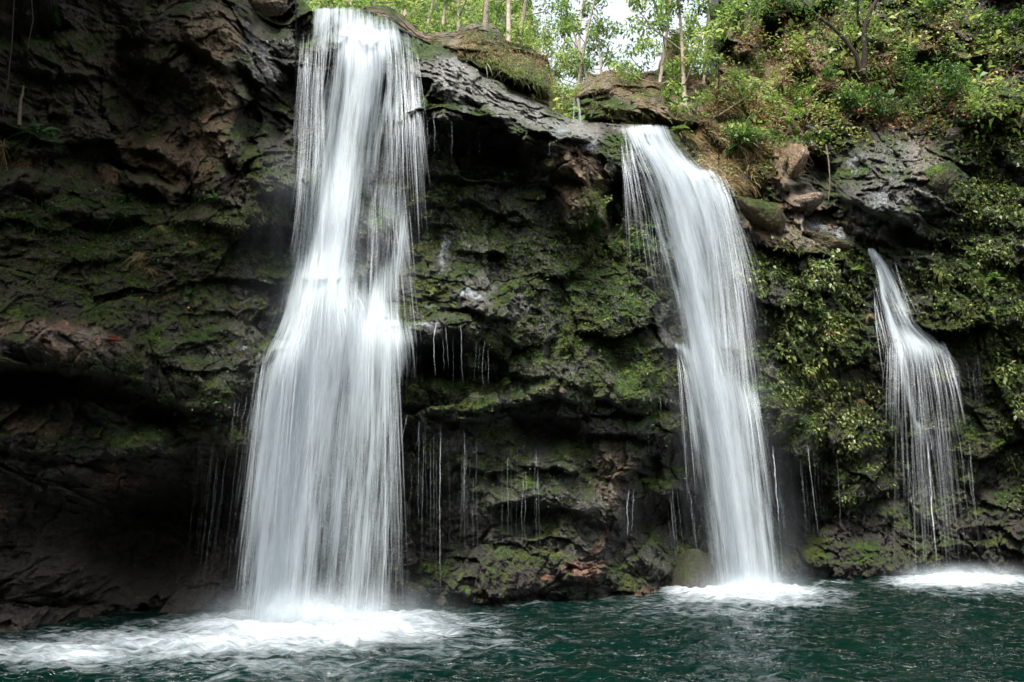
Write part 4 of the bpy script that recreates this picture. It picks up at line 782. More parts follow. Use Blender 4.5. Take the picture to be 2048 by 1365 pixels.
# the fractured shelf behind the lip, from the tall fall to the right hillside
TOP2 = [(700, 34), (738, 12), (765, 8), (790, 20), (820, 46), (850, 70), (875, 66), (915, 64), (925, 52), (940, 45), (975, 47), (996, 58), (1012, 78), (1060, 96), (1096, 118), (1106, 160), (1124, 192), (1140, 182), (1165, 172), (1178, 152), (1205, 143), (1240, 140), (1262, 150), (1300, 143), (1340, 139), (1385, 142), (1420, 150), (1500, 150)]
def ledge():
    x = np.linspace(706, 1490, 540); nr = 230
    t_ = interp(x, TOP2) + 3 * perlin(x / 14, 0 * x, 3) + 5 * perlin(x / 37, 0 * x, 6); b_ = interp(x, TOPL) ; b_ = np.where(x > 1385, 290, b_) + 26
    b_ = np.maximum(b_, t_ + 12)
    PXl = np.repeat(x[None], nr, 0); s_ = np.linspace(0, 1, nr)[:, None]; PYl = t_ + (b_ - t_) * s_
    lipY = np.interp(x, pxs, P[0, :, 1]); lipY = np.where(x > 1385, np.interp(1380, pxs, P[0, :, 1]) + (x - 1385) * .01, lipY)
    kk = np.ones(25) / 25; lipY = np.convolve(np.pad(lipY, 12, 'edge'), kk, 'valid')
    Yl = lipY + .5 + 4.2 * (1 - s_) ** 1.2
    def out(cx_, cy_, rx, ry, o, roll, kind='L'):
        a, b = local(PXl + 8 * perlin(PXl / 30, PYl / 30, 2), PYl + 8 * perlin(PXl / 30, PYl / 30, 5), cx_, cy_, rx, ry, roll)
        return o * sstep(-1.2, .4, b) * (1 - sstep(.7, 1, b)) * (1 - sstep(.5, 1.1, np.abs(a)))
    R_ = out(1000, 118, 120, 34, 1.6, 18) + out(957, 64, 42, 26, .7, 4) + out(775, 36, 50, 30, .6, 30) + out(1185, 178, 46, 26, .7, -25) + out(1060, 150, 60, 26, 1., 25) + out(940, 88, 80, 18, .6, 8) + out(1180, 170, 50, 22, .8, -20) + out(1240, 190, 90, 40, .8, 15) + out(1340, 200, 70, 46, .9, 20) + out(1200, 215, 60, 26, .9, 4) + out(1290, 160, 90, 18, .5, 4) + out(1400, 225, 50, 30, .8, 10)
    P0_ = at(PXl, PYl, Yl); ms = np.clip(.35 + .5 * fbm(PXl / 50, PYl / 50, 8, 3), 0, 1)
    ms = np.maximum(ms, .9 * blob(PXl, PYl, 1010, 135, 150, 70) ** .5); ms = np.maximum(ms, blob(PXl, PYl, 1200, 222, 80, 36) ** .5)
    D_ = rock_detail(P0_[..., 0], Yl, P0_[..., 2], ms) * .8
    Pl = at(PXl, PYl, Yl - R_ - D_)
    bk_ = [Pl[0] + [0, 9 * (k / 12) ** 1.5, -.4 * min(k, 1) - .1 * k] for k in range(12, 0, -1)]
    A_ = np.concatenate([np.array(bk_), Pl], 0); pd_ = lambda v: np.concatenate([np.repeat(v[:1], 12, 0), v], 0)
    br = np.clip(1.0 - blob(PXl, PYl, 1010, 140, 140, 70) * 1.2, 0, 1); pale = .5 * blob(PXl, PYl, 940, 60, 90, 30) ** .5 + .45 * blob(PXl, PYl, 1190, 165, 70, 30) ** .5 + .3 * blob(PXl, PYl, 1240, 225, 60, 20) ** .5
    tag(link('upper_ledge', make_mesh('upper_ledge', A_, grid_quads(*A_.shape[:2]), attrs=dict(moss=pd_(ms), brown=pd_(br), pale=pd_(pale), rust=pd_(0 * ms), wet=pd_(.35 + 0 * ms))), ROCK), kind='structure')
    return Pl, x, PYl
LP, LX, LPY = ledge()
def lsurf(px, py):
    j = np.clip(np.searchsorted(LX, px), 0, len(LX) - 1); i = np.array([np.clip(np.searchsorted(LPY[:, a], b), 0, LPY.shape[0] - 1) for a, b in zip(j, py)]); return LP[i, j]

# ------------------------------------------------------------------ foliage generators
def leaf_cloud(centers, radii, per, L, wr=.45, up=.3, spread=1., tone_c=.5):
    Ps, Ns = [], []
    for c, r in zip(centers, radii):
        n = per; d = nrm(rng.normal(size=(n, 3))); rr = r * rng.random(n)[:, None] ** .45
        Ps.append(np.array(c) + d * rr * [1, 1, .75]); Ns.append(d)
    Pp = np.concatenate(Ps); Nn = np.concatenate(Ns); n = len(Pp)
    D = nrm(Nn * .7 + rng.normal(size=(n, 3)) * .6 * spread + [0, 0, -.25])
    Nl = nrm(rng.normal(size=(n, 3)) * .6 + [0, -.25, 1.])
    Ls = L * rng.uniform(.6, 1.3, n)
    return leaves(Pp, D, Nl, Ls, Ls * wr, np.clip(rng.normal(tone_c, .22, n), 0, 1))
def leaf_mesh(name, V, Q, T): return make_mesh(name, V, Q, smooth=False, attrs=dict(tone=T))

# background / hillside trees: unit-built at real size, copied
def tree_proto(h, tr, ncl, per, L, cr, bend=.1, low=.45, mat=FAR, bark=PALEBARK, tone=.55, limbs=9, seed=0):
    random.seed(seed)
    t = np.linspace(0, 1, 12); bx, by = random.uniform(-bend, bend), random.uniform(-bend, bend)
    path = np.stack([bx * h * t ** 2 + .02 * h * np.sin(t * 5 + seed), by * h * t ** 2, h * t * .93 - .6], -1)
    parts = [tube(path, tr * (1 - .8 * t) + .012, 8, .05)]
    cs, rs = [], []
    for i in range(limbs):
        k = low + (1 - low) * (i + .5) / limbs; a = i * 2.4 + seed; b = path[int(k * 11)]
        ln = cr * random.uniform(.6, 1.15) * (1.15 - .5 * k)
        e = b + np.array([math.cos(a) * ln, math.sin(a) * ln, ln * random.uniform(.25, .8)])
        m_ = (b + e) / 2 + [0, 0, -.1 * ln]
        parts.append(tube([b, m_, e], [tr * .35 * (1 - .5 * k), tr * .22, .012], 5))
        for q in range(ncl):
            f = random.uniform(.45, 1.1); c = b + (e - b) * f + np.random.default_rng(i * 50 + q + seed).normal(size=3) * cr * .17
            cs.append(c); rs.append(cr * random.uniform(.13, .26))
    cs.append(path[-1]); rs.append(cr * .3)
    tm = make_mesh('trunk', *merge(parts)[:2]); tm.materials.append(bark)
    cmh = leaf_mesh('crown', *leaf_cloud(cs, rs, per, L, tone_c=tone)); cmh.materials.append(mat)
    return tm, cmh
def place_tree(protos, k, px, py, Y, sc_, rz, label, name='tree', cat='tree', group=None, base=None, tilt=0):
    o = bpy.data.objects.new(name, None); col.objects.link(o); o.empty_display_size = .5
    o.location = at(px, py, Y) if base is None else base; o.scale = (sc_,) * 3; o.rotation_euler = (0, tilt, rz)
    tag(o, label, cat, group)
    tm, cmh = protos[k]
    link('trunk', tm, None, o); link('crown', cmh, None, o)
    return o
TP = [tree_proto(9, .11, 3, 60, .17, 1.7, seed=1, low=.4), tree_proto(10, .09, 2, 60, .16, 1.3, seed=2, low=.5, tone=.45), tree_proto(8, .12, 4, 70, .18, 2.3, seed=3, low=.3, tone=.6),
      tree_proto(11, .13, 2, 50, .17, 1.4, seed=4, low=.55, bend=.05), tree_proto(5, .07, 4, 70, .15, 1.6, seed=5, low=.15, tone=.7)]

# wooded slope behind the lip
def slope_z(x, y):
    xr = x / np.maximum(y, 1)
    left = 1 - sstep(-.0, .085, xr)
    base = 13.6 + .25 * (y - 24)
    return base + left * .72 * np.clip(y - 26.5, 0, 40) + .5 * fbm(x * .25, y * .25, 2, 4) - .8 * sstep(.0, .15, xr) * 1
gx, gy = np.meshgrid(np.linspace(-30, 24, 120), np.linspace(23, 62, 90))
gx = gx + 0 * gy; SZ = slope_z(gx, gy)
FQ = grid_quads(*gx.shape); okq = ((gx / gy).ravel()[FQ] < .16).all(1)
tag(link('forest_floor', make_mesh('forest_floor', np.stack([gx, gy, SZ], -1), FQ[okq]), SOIL), kind='structure')
n = 60000
yy = 25 + 33 * rng.random(n) ** 1.2; xx = yy * rng.uniform(-.34, .15, n)
cl = fbm(xx * .5, yy * .5, 4, 3); zz = slope_z(xx, yy) + rng.random(n) ** 1.5 * np.clip(1.3 + 2.6 * cl, .3, 4.5)
Pl = np.stack([xx, yy, zz], -1); Ls = rng.uniform(.14, .36, n)
V, Q, T = leaves(Pl, nrm(rng.normal(size=(n, 3)) + [0, -.5, .1]), nrm(rng.normal(size=(n, 3)) * .6 + [0, -.3, 1]), Ls, Ls * .45, np.clip(.5 + .8 * cl + rng.normal(size=n) * .15, 0, 1))
tag(link('undergrowth', leaf_mesh('undergrowth', V, Q, T), FAR), 'leafy undergrowth covering the wooded slope behind the falls', 'undergrowth', kind='stuff')
def gbase(px, py_hint, Y):
    p = at(px, py_hint, Y); return (float(p[0]), float(p[1]), float(slope_z(p[0], p[1])) - .1)
TREES = [
 (0, 672, 30, 1.0, 0, 'leafy tree directly behind the left horn of the tall fall lip'), (1, 705, 33, 1.1, 1, 'slim tree behind the dip in the tall fall lip'), (2, 745, 31, .9, 2, 'bushy tree rising behind the mossy boulder beside the tall fall'),
 (3, 800, 34, 1.1, 3, 'tall pale-trunked tree, third from the left in the wood behind the lip'), (0, 838, 31, .9, 4, 'bright green tree above the flat pale slab'), (1, 880, 33, 1.0, 5, 'thin straight tree above the left end of the ridge slab'),
 (2, 925, 36, 1.1, 6, 'broad tree behind the pale domed rock, on its left'), (3, 975, 34, 1.2, 1, 'tall tree directly above the pale domed rock'), (3, 1012, 30, 1.0, 2, 'pale double-stemmed tree to the right of the domed rock'), (0, 1040, 33, 1.1, 3, 'spreading yellow-green tree above the dry grass hump'),
 (4, 1075, 29, 1.0, 1, 'round yellowish bush-like tree on the slope right of the dry grass hump'), (2, 1100, 38, 1.0, 0, 'dense tree at the left border of the sky gap'), (4, 1120, 27, .8, 4, 'low shrubby tree just above the tiny spout'),
 (1, 1142, 30, 1.0, 5, 'thin dark tree standing against the sky, left of the pair'), (3, 1160, 31, .95, 3, 'tallest slender tree in the middle of the sky gap'), (1, 1190, 30, 1.0, 2, 'slender leaning tree at the right of the sky gap'),
 (0, 1225, 31, .95, 6, 'airy tree over the left end of the brown outcrop'), (2, 1330, 32, 1.05, 5, 'full green tree on the right of the bright notch'), (4, 1345, 29, 1.1, 2, 'low bushy tree at the foot of the reddish pillar'),
 (0, 1300, 28, 1.0, 4, 'leaning leafy tree just left of the reddish pillar'), (2, 1370, 28, 1.1, 1, 'dense tree between the reddish pillar and the right hillside'),
 (0, 1385, 31, 1.1, 3, 'dark-limbed tree leaning over the brown outcrop from the right'), (4, 1165, 28, .7, 6, 'small bush tree left of the reddish angular rock')]
for k, px, Y, s_, rz, lab in TREES:
    place_tree(TP, k, px, 0, Y, s_, rz, lab, group='trees on the slope behind the falls', base=gbase(px, 100, Y))

# ------------------------------------------------------------------ scattering on the rock
def sample(ells, n, nscale=60., thr=-.1, seed=3.):
    tot = sum(e[2] * e[3] * (e[5] if len(e) > 5 else 1) for e in ells); PXs, PYs_ = [], []
    for e in ells:
        cx_, cy_, rx, ry = e[:4]; roll = e[4] if len(e) > 4 else 0
        m_ = int(n * rx * ry * (e[5] if len(e) > 5 else 1) / tot) + 1
        r = np.sqrt(rng.random(m_)) * (1 + .25 * rng.normal(size=m_)); a = rng.random(m_) * 2 * np.pi; u, v = r * np.cos(a) * rx, r * np.sin(a) * ry
        c, s_ = math.cos(math.radians(roll)), math.sin(math.radians(roll))
        PXs.append(cx_ + u * c - v * s_); PYs_.append(cy_ + u * s_ + v * c)
    px, py = np.concatenate(PXs), np.concatenate(PYs_)
    k = fbm(px / nscale, py / nscale, seed, 3); ok = (k > thr + .12 * rng.normal(size=len(k))) & (px > -880) & (px < 2900)
    return px[ok], py[ok], k[ok]
def cover(name, label, ells, n, Lpx, mat, clump=.4, thr=-.1, wr=.5, seed=3., hang=.5, tone=.5, nscale=60., cat='plants', tvar=.2):
    px, py, k = sample(ells, n, nscale, thr, seed); S, Nn = surf(px, py); m_ = len(px)
    mpp = S[:, 1] / F
    lift = np.clip((k - thr), 0, 1) * clump * rng.random(m_) ** .7 + .02
    Pp = S + Nn * lift[:, None] + np.array([0, 0, 1.]) * (lift * .4 * rng.random(m_))[:, None]
    D = nrm(Nn * .6 + rng.normal(size=(m_, 3)) * .55 + [0, 0, -hang])
    Nl = nrm(Nn * .8 + rng.normal(size=(m_, 3)) * .45 + [0, 0, .8])
    Ls = Lpx * mpp * rng.uniform(.55, 1.35, m_)
    V, Q, T = leaves(Pp, D, Nl, Ls, Ls * wr, np.clip(tone + tvar * rng.normal(size=m_) + .35 * k, 0, 1))
    o = link(name, leaf_mesh(name, V, Q, T), mat); tag(o, label, cat, kind='stuff'); return o
def strands(name, label, ells, n, Lpx, mat, wpx=1.6, thr=-.1, seed=3., droop=.9, tone=.5, out_=.5, nscale=50., cat='grass', up=.2):
    px, py, k = sample(ells, n, nscale, thr, seed); S, Nn = surf(px, py); m_ = len(px); mpp = S[:, 1] / F
    D = nrm(Nn * out_ + rng.normal(size=(m_, 3)) * .35 + [0, 0, up])
    V, Q, T = blades(S, D, Lpx * mpp * rng.uniform(.5, 1.4, m_), wpx * mpp, droop, np.clip(tone + .22 * rng.normal(size=m_), 0, 1))
    o = link(name, leaf_mesh(name, V, Q, T), mat); tag(o, label, cat, kind='stuff'); return o
cover('hillside_leaves', 'dense leafy cover over the upper right hillside', [(1560, 230, 120, 70, 30), (1500, 60, 70, 90), (1620, 60, 120, 80), (1700, 190, 120, 60), (1850, 190, 180, 50, -5, 1.6), (1960, 120, 130, 60, 0, 1), (1850, 60, 160, 60), (1960, 250, 110, 40), (1500, 300, 60, 60, 40), (1760, 100, 80, 60)], 19000, 8.5, LEAF, 1.4, .04, hang=.3, tone=.55, seed=3, tvar=.28)
cover('hillside_leaves', 'larger pale leaves dotted over the upper right hillside', [(1820, 110, 170, 90), (1960, 180, 90, 100), (1620, 100, 120, 80), (1500, 230, 50, 60)], 1800, 17, LEAF, 1.2, .0, wr=.65, hang=.3, tone=.8, seed=31)
cover('hillside_leaves', 'pale olive leaves mixed among dry stems on the upper right hillside', [(1450, 200, 60, 110, 0), (1640, 240, 150, 60, 10), (1540, 120, 110, 120), (1760, 120, 200, 120), (1500, 330, 50, 60)], 11000, 8, GRASS, .9, -.02, seed=9, tone=.55, hang=.3)
cover('dead_leaves', 'brown withered leaves hanging on the upper right hillside', [(1560, 140, 140, 130), (1760, 120, 260, 130), (1500, 260, 80, 90), (1850, 230, 180, 40)], 9000, 8, BROWNLEAF, .5, -.1, seed=14, tone=.4, hang=.8)
cover('creeper', 'creeper leaves in the square green panel right of the leaning waterfall', [(1610, 610, 100, 120, 0, 1.2), (1560, 540, 70, 50), (1680, 560, 60, 60)], 6000, 10, IVY, .35, -.1, hang=.9, tone=.42, seed=5, nscale=40, tvar=.28)
cover('creeper', 'yellowish creeper patch under the green creeper panel', [(1640, 770, 90, 50), (1600, 730, 90, 30), (1690, 860, 70, 40)], 2600, 9, IVY, .25, -.05, hang=.8, tone=.68, seed=6, nscale=40)
cover('creeper', 'creeper leaves climbing the rock at the right edge', [(1990, 480, 80, 160, 0, 1.2), (1960, 380, 70, 80), (2020, 720, 40, 150, 0, .8), (1930, 560, 90, 70, 0, .8), (2030, 900, 30, 120, 0, .6), (1985, 300, 70, 60)], 8500, 10, IVY, .35, -.05, hang=.8, tone=.42, seed=7, nscale=45)
cover('ground_cover', 'small leaves sprinkled round the glossy black rock and third fall', [(1860, 520, 60, 60), (1820, 590, 30, 70), (1700, 950, 90, 60), (1740, 820, 60, 60), (1900, 470, 60, 30), (1680, 1000, 60, 30), (1450, 330, 50, 100, 30)], 2600, 8, IVY, .2, -.05, tone=.5, seed=8, nscale=30)
cover('ground_cover', 'sparse small leaves on the central rock face', [(1190, 420, 35, 60, 0, 2), (1160, 480, 60, 40), (1040, 320, 60, 40, 0, .5), (900, 340, 70, 50, 0, .4), (1250, 480, 60, 40), (1080, 420, 80, 30, 0, .4), (1120, 470, 60, 30), (1230, 600, 60, 50, 0, .4), (1110, 880, 60, 20, 0, .3)], 1900, 8, LEAF, .2, -.05, tone=.6, seed=10, nscale=25)
cover('ground_cover', 'small deep green leaves scattered through the moss of the middle cliff', [(1180, 560, 140, 120), (980, 470, 140, 80), (900, 400, 90, 50), (1120, 720, 200, 70), (900, 800, 90, 40), (1290, 800, 60, 80), (1560, 830, 80, 80), (1000, 930, 120, 50, 0, .4)], 6500, 5.5, LEAF, .14, -.02, tone=.35, seed=40, nscale=22, tvar=.25)
cover('ground_cover', 'sparse dark leaves on the mossy left ledges', [(60, 420, 90, 40), (250, 400, 90, 30), (420, 400, 60, 30), (120, 460, 60, 40), (300, 480, 260, 60, 0, .3), (430, 800, 90, 60, 0, .3), (90, 60, 60, 50, 0, .4), (430, 320, 40, 60, 0, .3)], 2200, 7, FERN, .2, 0, tone=.5, seed=11, nscale=25)
cover('moss_sprigs', 'tiny moss sprigs roughening the mossy ledges', [(300, 520, 320, 130), (560, 430, 70, 120), (900, 420, 110, 70), (1180, 560, 150, 130), (1000, 480, 140, 90), (900, 800, 100, 40), (1300, 760, 70, 80), (1560, 830, 90, 80), (1960, 700, 130, 200, 0, .6), (970, 690, 30, 80), (330, 760, 200, 90, 0, .7), (1650, 700, 120, 250, 0, .6), (250, 130, 260, 130, 0, .5), (100, 470, 160, 100), (1100, 720, 200, 90, 0, .8), (1100, 950, 220, 90, 0, .35), (350, 880, 200, 60, 0, .5), (1900, 900, 150, 130, 0, .4)], 64000, 4.2, MOSSLEAF, .10, -.3, wr=.5, tone=.35, seed=12, nscale=35, tvar=.14)
strands('dry_grass', 'straw coloured grass hanging down the bank right of the leaning waterfall lip', [(1425, 190, 50, 70, -30), (1470, 330, 40, 70, -30, 1.3), (1440, 260, 50, 50), (1500, 250, 40, 70), (1420, 330, 40, 50, 40)], 8000, 26, DRY, 1.6, -.3, seed=21, droop=.8, tone=.6)
strands('dry_grass', 'dry stems tangled in the upper right hillside', [(1560, 170, 130, 120), (1760, 160, 240, 120), (1560, 300, 60, 60)], 7000, 22, DRY, 1.5, -.15, seed=22, droop=.7, tone=.4)
strands('dry_grass', 'short grass clinging to the mossy rock face', [(400, 470, 150, 50), (600, 420, 60, 60), (1160, 480, 60, 30), (1260, 470, 50, 40), (1560, 800, 90, 40, 20), (880, 130, 60, 40), (960, 175, 60, 20, 30)], 2400, 9, GRASS, 1., 0, seed=23, droop=.6, tone=.35)

# grass on the hump beside the ridge
def hump_grass(label, px0, px1, py0, py1, Y, n, Lm, mat, tone):
    px = rng.uniform(px0, px1, n); t = (px - px0) / (px1 - px0); py = py0 + (py1 - py0) * t + rng.normal(size=n) * 14
    Pp = lsurf(px, py) + rng.normal(size=(n, 3)) * .05 + [0, -.03, 0]
    V, Q, T = blades(Pp, nrm(rng.normal(size=(n, 3)) * .6 + [0, -.8, .5]), Lm * rng.uniform(.5, 1.3, n), np.full(n, .018), .9, np.clip(tone + .2 * rng.normal(size=n), 0, 1))
    tag(link('dry_grass', leaf_mesh('dry_grass', V, Q, T), mat), label, 'grass', kind='stuff')
hump_grass('dry grass fringe on the mossy hump beside the ridge', 915, 1110, 88, 130, 21.9, 1800, .28, DRY, .45)
hump_grass('green grass on the front of the mossy hump', 960, 1125, 130, 190, 21.8, 1500, .3, GRASS, .4)
hump_grass('tufts of grass on the wide brown outcrop', 1180, 1420, 168, 170, 26.0, 900, .22, DRY, .45)
hump_grass('straw grass on the crest of the brown outcrop', 1130, 1260, 178, 145, 26., 500, .2, DRY, .6)
hump_grass('green blades along the rim of the shelf behind the falls', 1110, 1400, 215, 250, 26.0, 700, .2, GRASS, .5)

# ------------------------------------------------------------------ shrubs, ferns and tufts one can point to
def shrub_proto(R_, ncl, per, L, mat, tone, seed):
    r_ = np.random.default_rng(seed); cs = r_.normal(size=(ncl, 3)) * [R_ * .55, R_ * .3, R_ * .4] + [0, -R_ * .3, R_ * .25]
    rs = R_ * r_.uniform(.25, .45, ncl)
    st_ = [tube([np.array([0, 0, 0]), c * .5 + r_.normal(size=3) * .05, c], [.022, .014, .005], 5) for c in cs[:8]]
    sm_ = make_mesh('stem', *merge(st_)[:2]); sm_.materials.append(BARK)
    lm_ = leaf_mesh('foliage', *leaf_cloud(cs, rs, per, L, tone_c=tone)); lm_.materials.append(mat); return sm_, lm_
SH = [shrub_proto(.9, 12, 70, .19, LEAF, .55, 1), shrub_proto(.8, 12, 70, .17, LIME, .5, 2), shrub_proto(1., 14, 90, .15, LEAF, .35, 3), shrub_proto(.7, 9, 55, .17, IVY, .6, 4)]
def shrub(k, px, py, s_, label, rz=0, dy=0):
    S, _ = surf(px, py); o = bpy.data.objects.new('shrub', None); col.objects.link(o); o.empty_display_size = .3
    o.location = S[0] + [0, -.05 + dy, 0]; o.scale = (s_,) * 3; o.rotation_euler = (0, 0, rz); tag(o, label, 'shrub', 'shrubs on the right hillside')
    link('stem', SH[k][0], None, o); link('foliage', SH[k][1], None, o)
for a in [(1, 1605, 212, .85, 'bright lime-green shrub in the middle of the right hillside'), (1, 1570, 245, .55, 'smaller lime-green shrub touching the bright one, on its lower left'), (0, 1495, 285, .8, 'dark green fern-like shrub above the leaning waterfall bank'), (0, 1790, 130, .9, 'pale-leaved shrub to the right of the dark forked tree'),
          (2, 1830, 185, 1.1, 'wide dark green shrub on the band above the glossy black rock, left half'), (2, 1930, 190, 1.2, 'wide dark green shrub on the band above the glossy black rock, right half'), (0, 1700, 215, .9, 'mid green shrub between the lime shrub and the wide dark shrubs'), (0, 1660, 160, .7, 'shrub beside the bare banded rock face'),
          (2, 1750, 225, .9, 'low dark shrub overhanging the top of the glossy black rock'), (3, 1985, 130, 1., 'yellowish shrub near the top right corner'), (0, 2030, 60, 1.2, 'leafy shrub in the top right corner'), (0, 1460, 40, 1., 'green shrub high on the left edge of the right hillside'),
          (3, 1500, 140, .9, 'olive shrub below the green shrub high on the hillside edge'), (2, 1560, 30, 1., 'dark shrub at the top edge above the hollow'), (0, 1650, 30, 1.1, 'shrub at the top edge left of the dark forked tree'), (0, 1880, 20, 1.1, 'shrub at the top edge right of the dark forked tree'),
          (3, 1440, 110, .8, 'yellow-green shrub beside the reddish pillar'), (0, 1640, 290, .6, 'shrub hanging over the dark hollow left of the glossy rock'), (3, 2010, 420, .8, 'broad yellow-green creeper shrub at the right edge, level with the glossy rock'), (3, 1560, 510, .45, 'leafy plant at the top left corner of the creeper panel'),
          (3, 1190, 410, .35, 'small leafy plant in the dark cleft left of the leaning waterfall')]:
    shrub(*a[:4], a[4], rz=a[1] * .37)
def tuft_proto(n, L, wd, mat, tone, up, seed, droop=1.):
    r_ = np.random.default_rng(seed); D = nrm(r_.normal(size=(n, 3)) * [.8, .5, .5] + [0, -.5, up])
    V, Q, T = blades(r_.normal(size=(n, 3)) * .03, D, L * r_.uniform(.5, 1.2, n), np.full(n, wd), droop, np.clip(tone + .2 * r_.normal(size=n), 0, 1), 6)
    m_ = leaf_mesh('tuft', V, Q, T); m_.materials.append(mat); return m_
def fern_proto(nf, L, seed, mat=FERN, tone=.5):
    r_ = np.random.default_rng(seed); parts = []
    for i in range(nf):
        d = nrm(r_.normal(size=3) * [1, .5, .4] + [0, -.5, .5]); m_ = 16; t = np.linspace(.06, 1, m_)[:, None]
        c = d * L * t + np.array([0, 0, -1.]) * L * .55 * t * t; side = nrm(np.cross(d, [0, 0, 1.]))
        parts.append(blades(np.zeros((1, 3)), d[None] * 1., np.array([L]), np.array([.02]), .55, np.array([.6]), 8))
        for s_ in (-1, 1):
            l_ = (L * .3 * np.sin(np.pi * (t[:, 0] * .85 + .1)))
            parts.append(leaves(c, np.repeat((side * s_ + d * .35)[None], m_, 0), np.repeat([[0, -.3, 1.]], m_, 0), l_, l_ * .28, np.clip(tone + .15 * r_.normal(size=m_), 0, 1)))
    m_ = leaf_mesh('fern', *merge(parts)); m_.materials.append(mat); return m_
TU = [tuft_proto(70, .42, .012, GRASS, .7, .6, 1), tuft_proto(60, .42, .011, DRY, .65, .4, 2), tuft_proto(26, .5, .05, FERN, .5, .7, 3, .8), tuft_proto(60, .9, .014, DRY, .45, .0, 4, 1.2)]
FE = [fern_proto(9, .5, 1), fern_proto(7, .45, 2, LEAF, .6)]
def plantlet(name, me, px, py, s_, label, cat, group, rz=0):
    S, Nn = surf(px, py); o = link(name, me, None, loc=S[0] + Nn[0] * .05 + np.array([0, -.08, .02])); o.scale = (s_,) * 3; o.rotation_euler = (0, 0, rz); tag(o, label, cat, group)
G1, G2, G3_ = 'grass tufts on the rock', 'ferns on the rock', 'strappy plants on the ledges'
for px, py, k, s_, lab in [(288, 512, 1, .9, 'pale straw tuft hanging in the middle of the left moss slope, upper'), (283, 535, 1, .8, 'pale straw tuft directly under the upper straw tuft'), (303, 545, 1, .45, 'small straw tuft at the lower right of the two pale tufts'), (398, 452, 0, .7, 'bright green tuft on the ledge left of the tall fall, larger'),
     (358, 450, 0, .5, 'thin green tuft left of the larger bright tuft'), (322, 462, 0, .55, 'dull green tuft left of the pair on the upper moss ledge'), (385, 492, 1, .4, 'small yellow tuft below the bright green tuft'), (403, 447, 1, .4, 'straw tuft crowning the bright green tuft'), (195, 595, 1, .35, 'lone yellow tuft low on the left moss slope'), (269, 592, 1, .35, 'lone yellow tuft right of the other low one'),
     (320, 428, 0, .3, 'tiny tuft under the brown wall corner'), (1140, 466, 1, .5, 'straw tuft on the central face, left of the green one'), (1172, 472, 0, .7, 'green drooping tuft on the central face'), (1245, 465, 0, .6, 'green tuft right of the cleft on the central face'), (1240, 490, 0, .5, 'mossy green tuft just under the one right of the cleft'), (1162, 566, 1, .35, 'orange-brown tuft low on the central face'),
     (1738, 632, 1, .5, 'straw tuft between creeper panel and smallest waterfall'), (1828, 520, 0, .6, 'green tuft to the right of the smallest waterfall top'), (1880, 545, 0, .7, 'long green tuft right of the smallest waterfall'), (1985, 620, 0, .6, 'drooping tuft on the moss at the right'), (1718, 800, 1, .6, 'straw tuft under the yellowish creeper patch'), (1622, 745, 0, .4, 'small tuft below the creeper panel'),
     (1065, 185, 0, .5, 'tuft on the ridge left of the tiny spout'), (860, 745, 0, .4, 'small tuft on the ledge under the black hollow'), (1365, 245, 0, .7, 'tuft of fern-like grass on the bank above the leaning waterfall')]:
    plantlet('grass_tuft', TU[k], px, py, s_ * 1.35, lab, 'grass tuft', G1, px * .3)
for px, py, s_, lab in [(30, 262, 1.3, 'strappy dark plant at the left edge of the picture, on the ledge'), (75, 268, 1.3, 'strappy dark plant in the middle of the left ledge group'), (108, 285, 1., 'strappy dark plant nearest the square mossy block'), (70, 455, .9, 'strappy green plant below the ledge boulders, left one'), (98, 462, .9, 'strappy green plant below the ledge boulders, right one'),
     (20, 440, .8, 'strappy green plant low at the left edge'), (255, 402, .8, 'leafy plant at the foot of the brown wall'), (240, 430, .7, 'leafy plant just under the one at the foot of the brown wall'), (432, 402, .7, 'leafy plant near the right corner of the brown wall'), (1560, 520, .9, 'strappy yellow-green plant above the creeper panel'), (1500, 280, 1., 'strappy dark plant on the bank right of the leaning waterfall'), (1420, 240, .8, 'strappy pale plant on the bank above the leaning waterfall lip')]:
    plantlet('leafy_plant', TU[2], px, py, s_ * 1.15, lab, 'plant', G3_, px * .3)
for px, py, k, s_, lab in [(1178, 450, 0, .8, 'fern at the bottom of the dark cleft left of the leaning waterfall'), (1110, 345, 1, .7, 'small fern under the brown wedge rock'), (1100, 372, 1, .5, 'pale fern leaf on the brown wedge rock'), (1348, 232, 1, 1., 'fern at the right end of the brown outcrop'), (1700, 545, 1, .9, 'bright fern at the right border of the creeper panel'), (1480, 300, 0, 1., 'dark fern right of the leaning waterfall'),
     (1800, 480, 0, .8, 'fern below the glossy black rock'), (1640, 270, 0, 1., 'fern above the dark hollow'), (1985, 560, 1, .9, 'fern at the right edge among creepers'), (1020, 770, 1, .6, 'tiny fern on the lower central ledge'), (935, 775, 1, .5, 'yellow-green sprig under the black hollow'), (450, 785, 1, .4, 'tiny bright fern low on the left rock'), (412, 835, 1, .35, 'tiny bright sprig near the small left cave'), (60, 40, 0, .8, 'pale sprig hanging near the top left corner'), (90, 25, 0, .7, 'dark fern at the top left')]:
    plantlet('fern', FE[k], px, py, s_ * 1.25, lab, 'fern', G2, px * .3)
for px, py, s_, lab in [(15, 300, 1., 'long dry grass hanging from the ledge at the left edge'), (80, 318, 1.0, 'long dry grass hanging beside the square block'), (60, 335, .8, 'long dry stem trailing below the left ledge')]:
    plantlet('dry_grass_clump', TU[3], px, py, s_, lab, 'dry grass', 'dry clumps on the left ledge', px * .3)
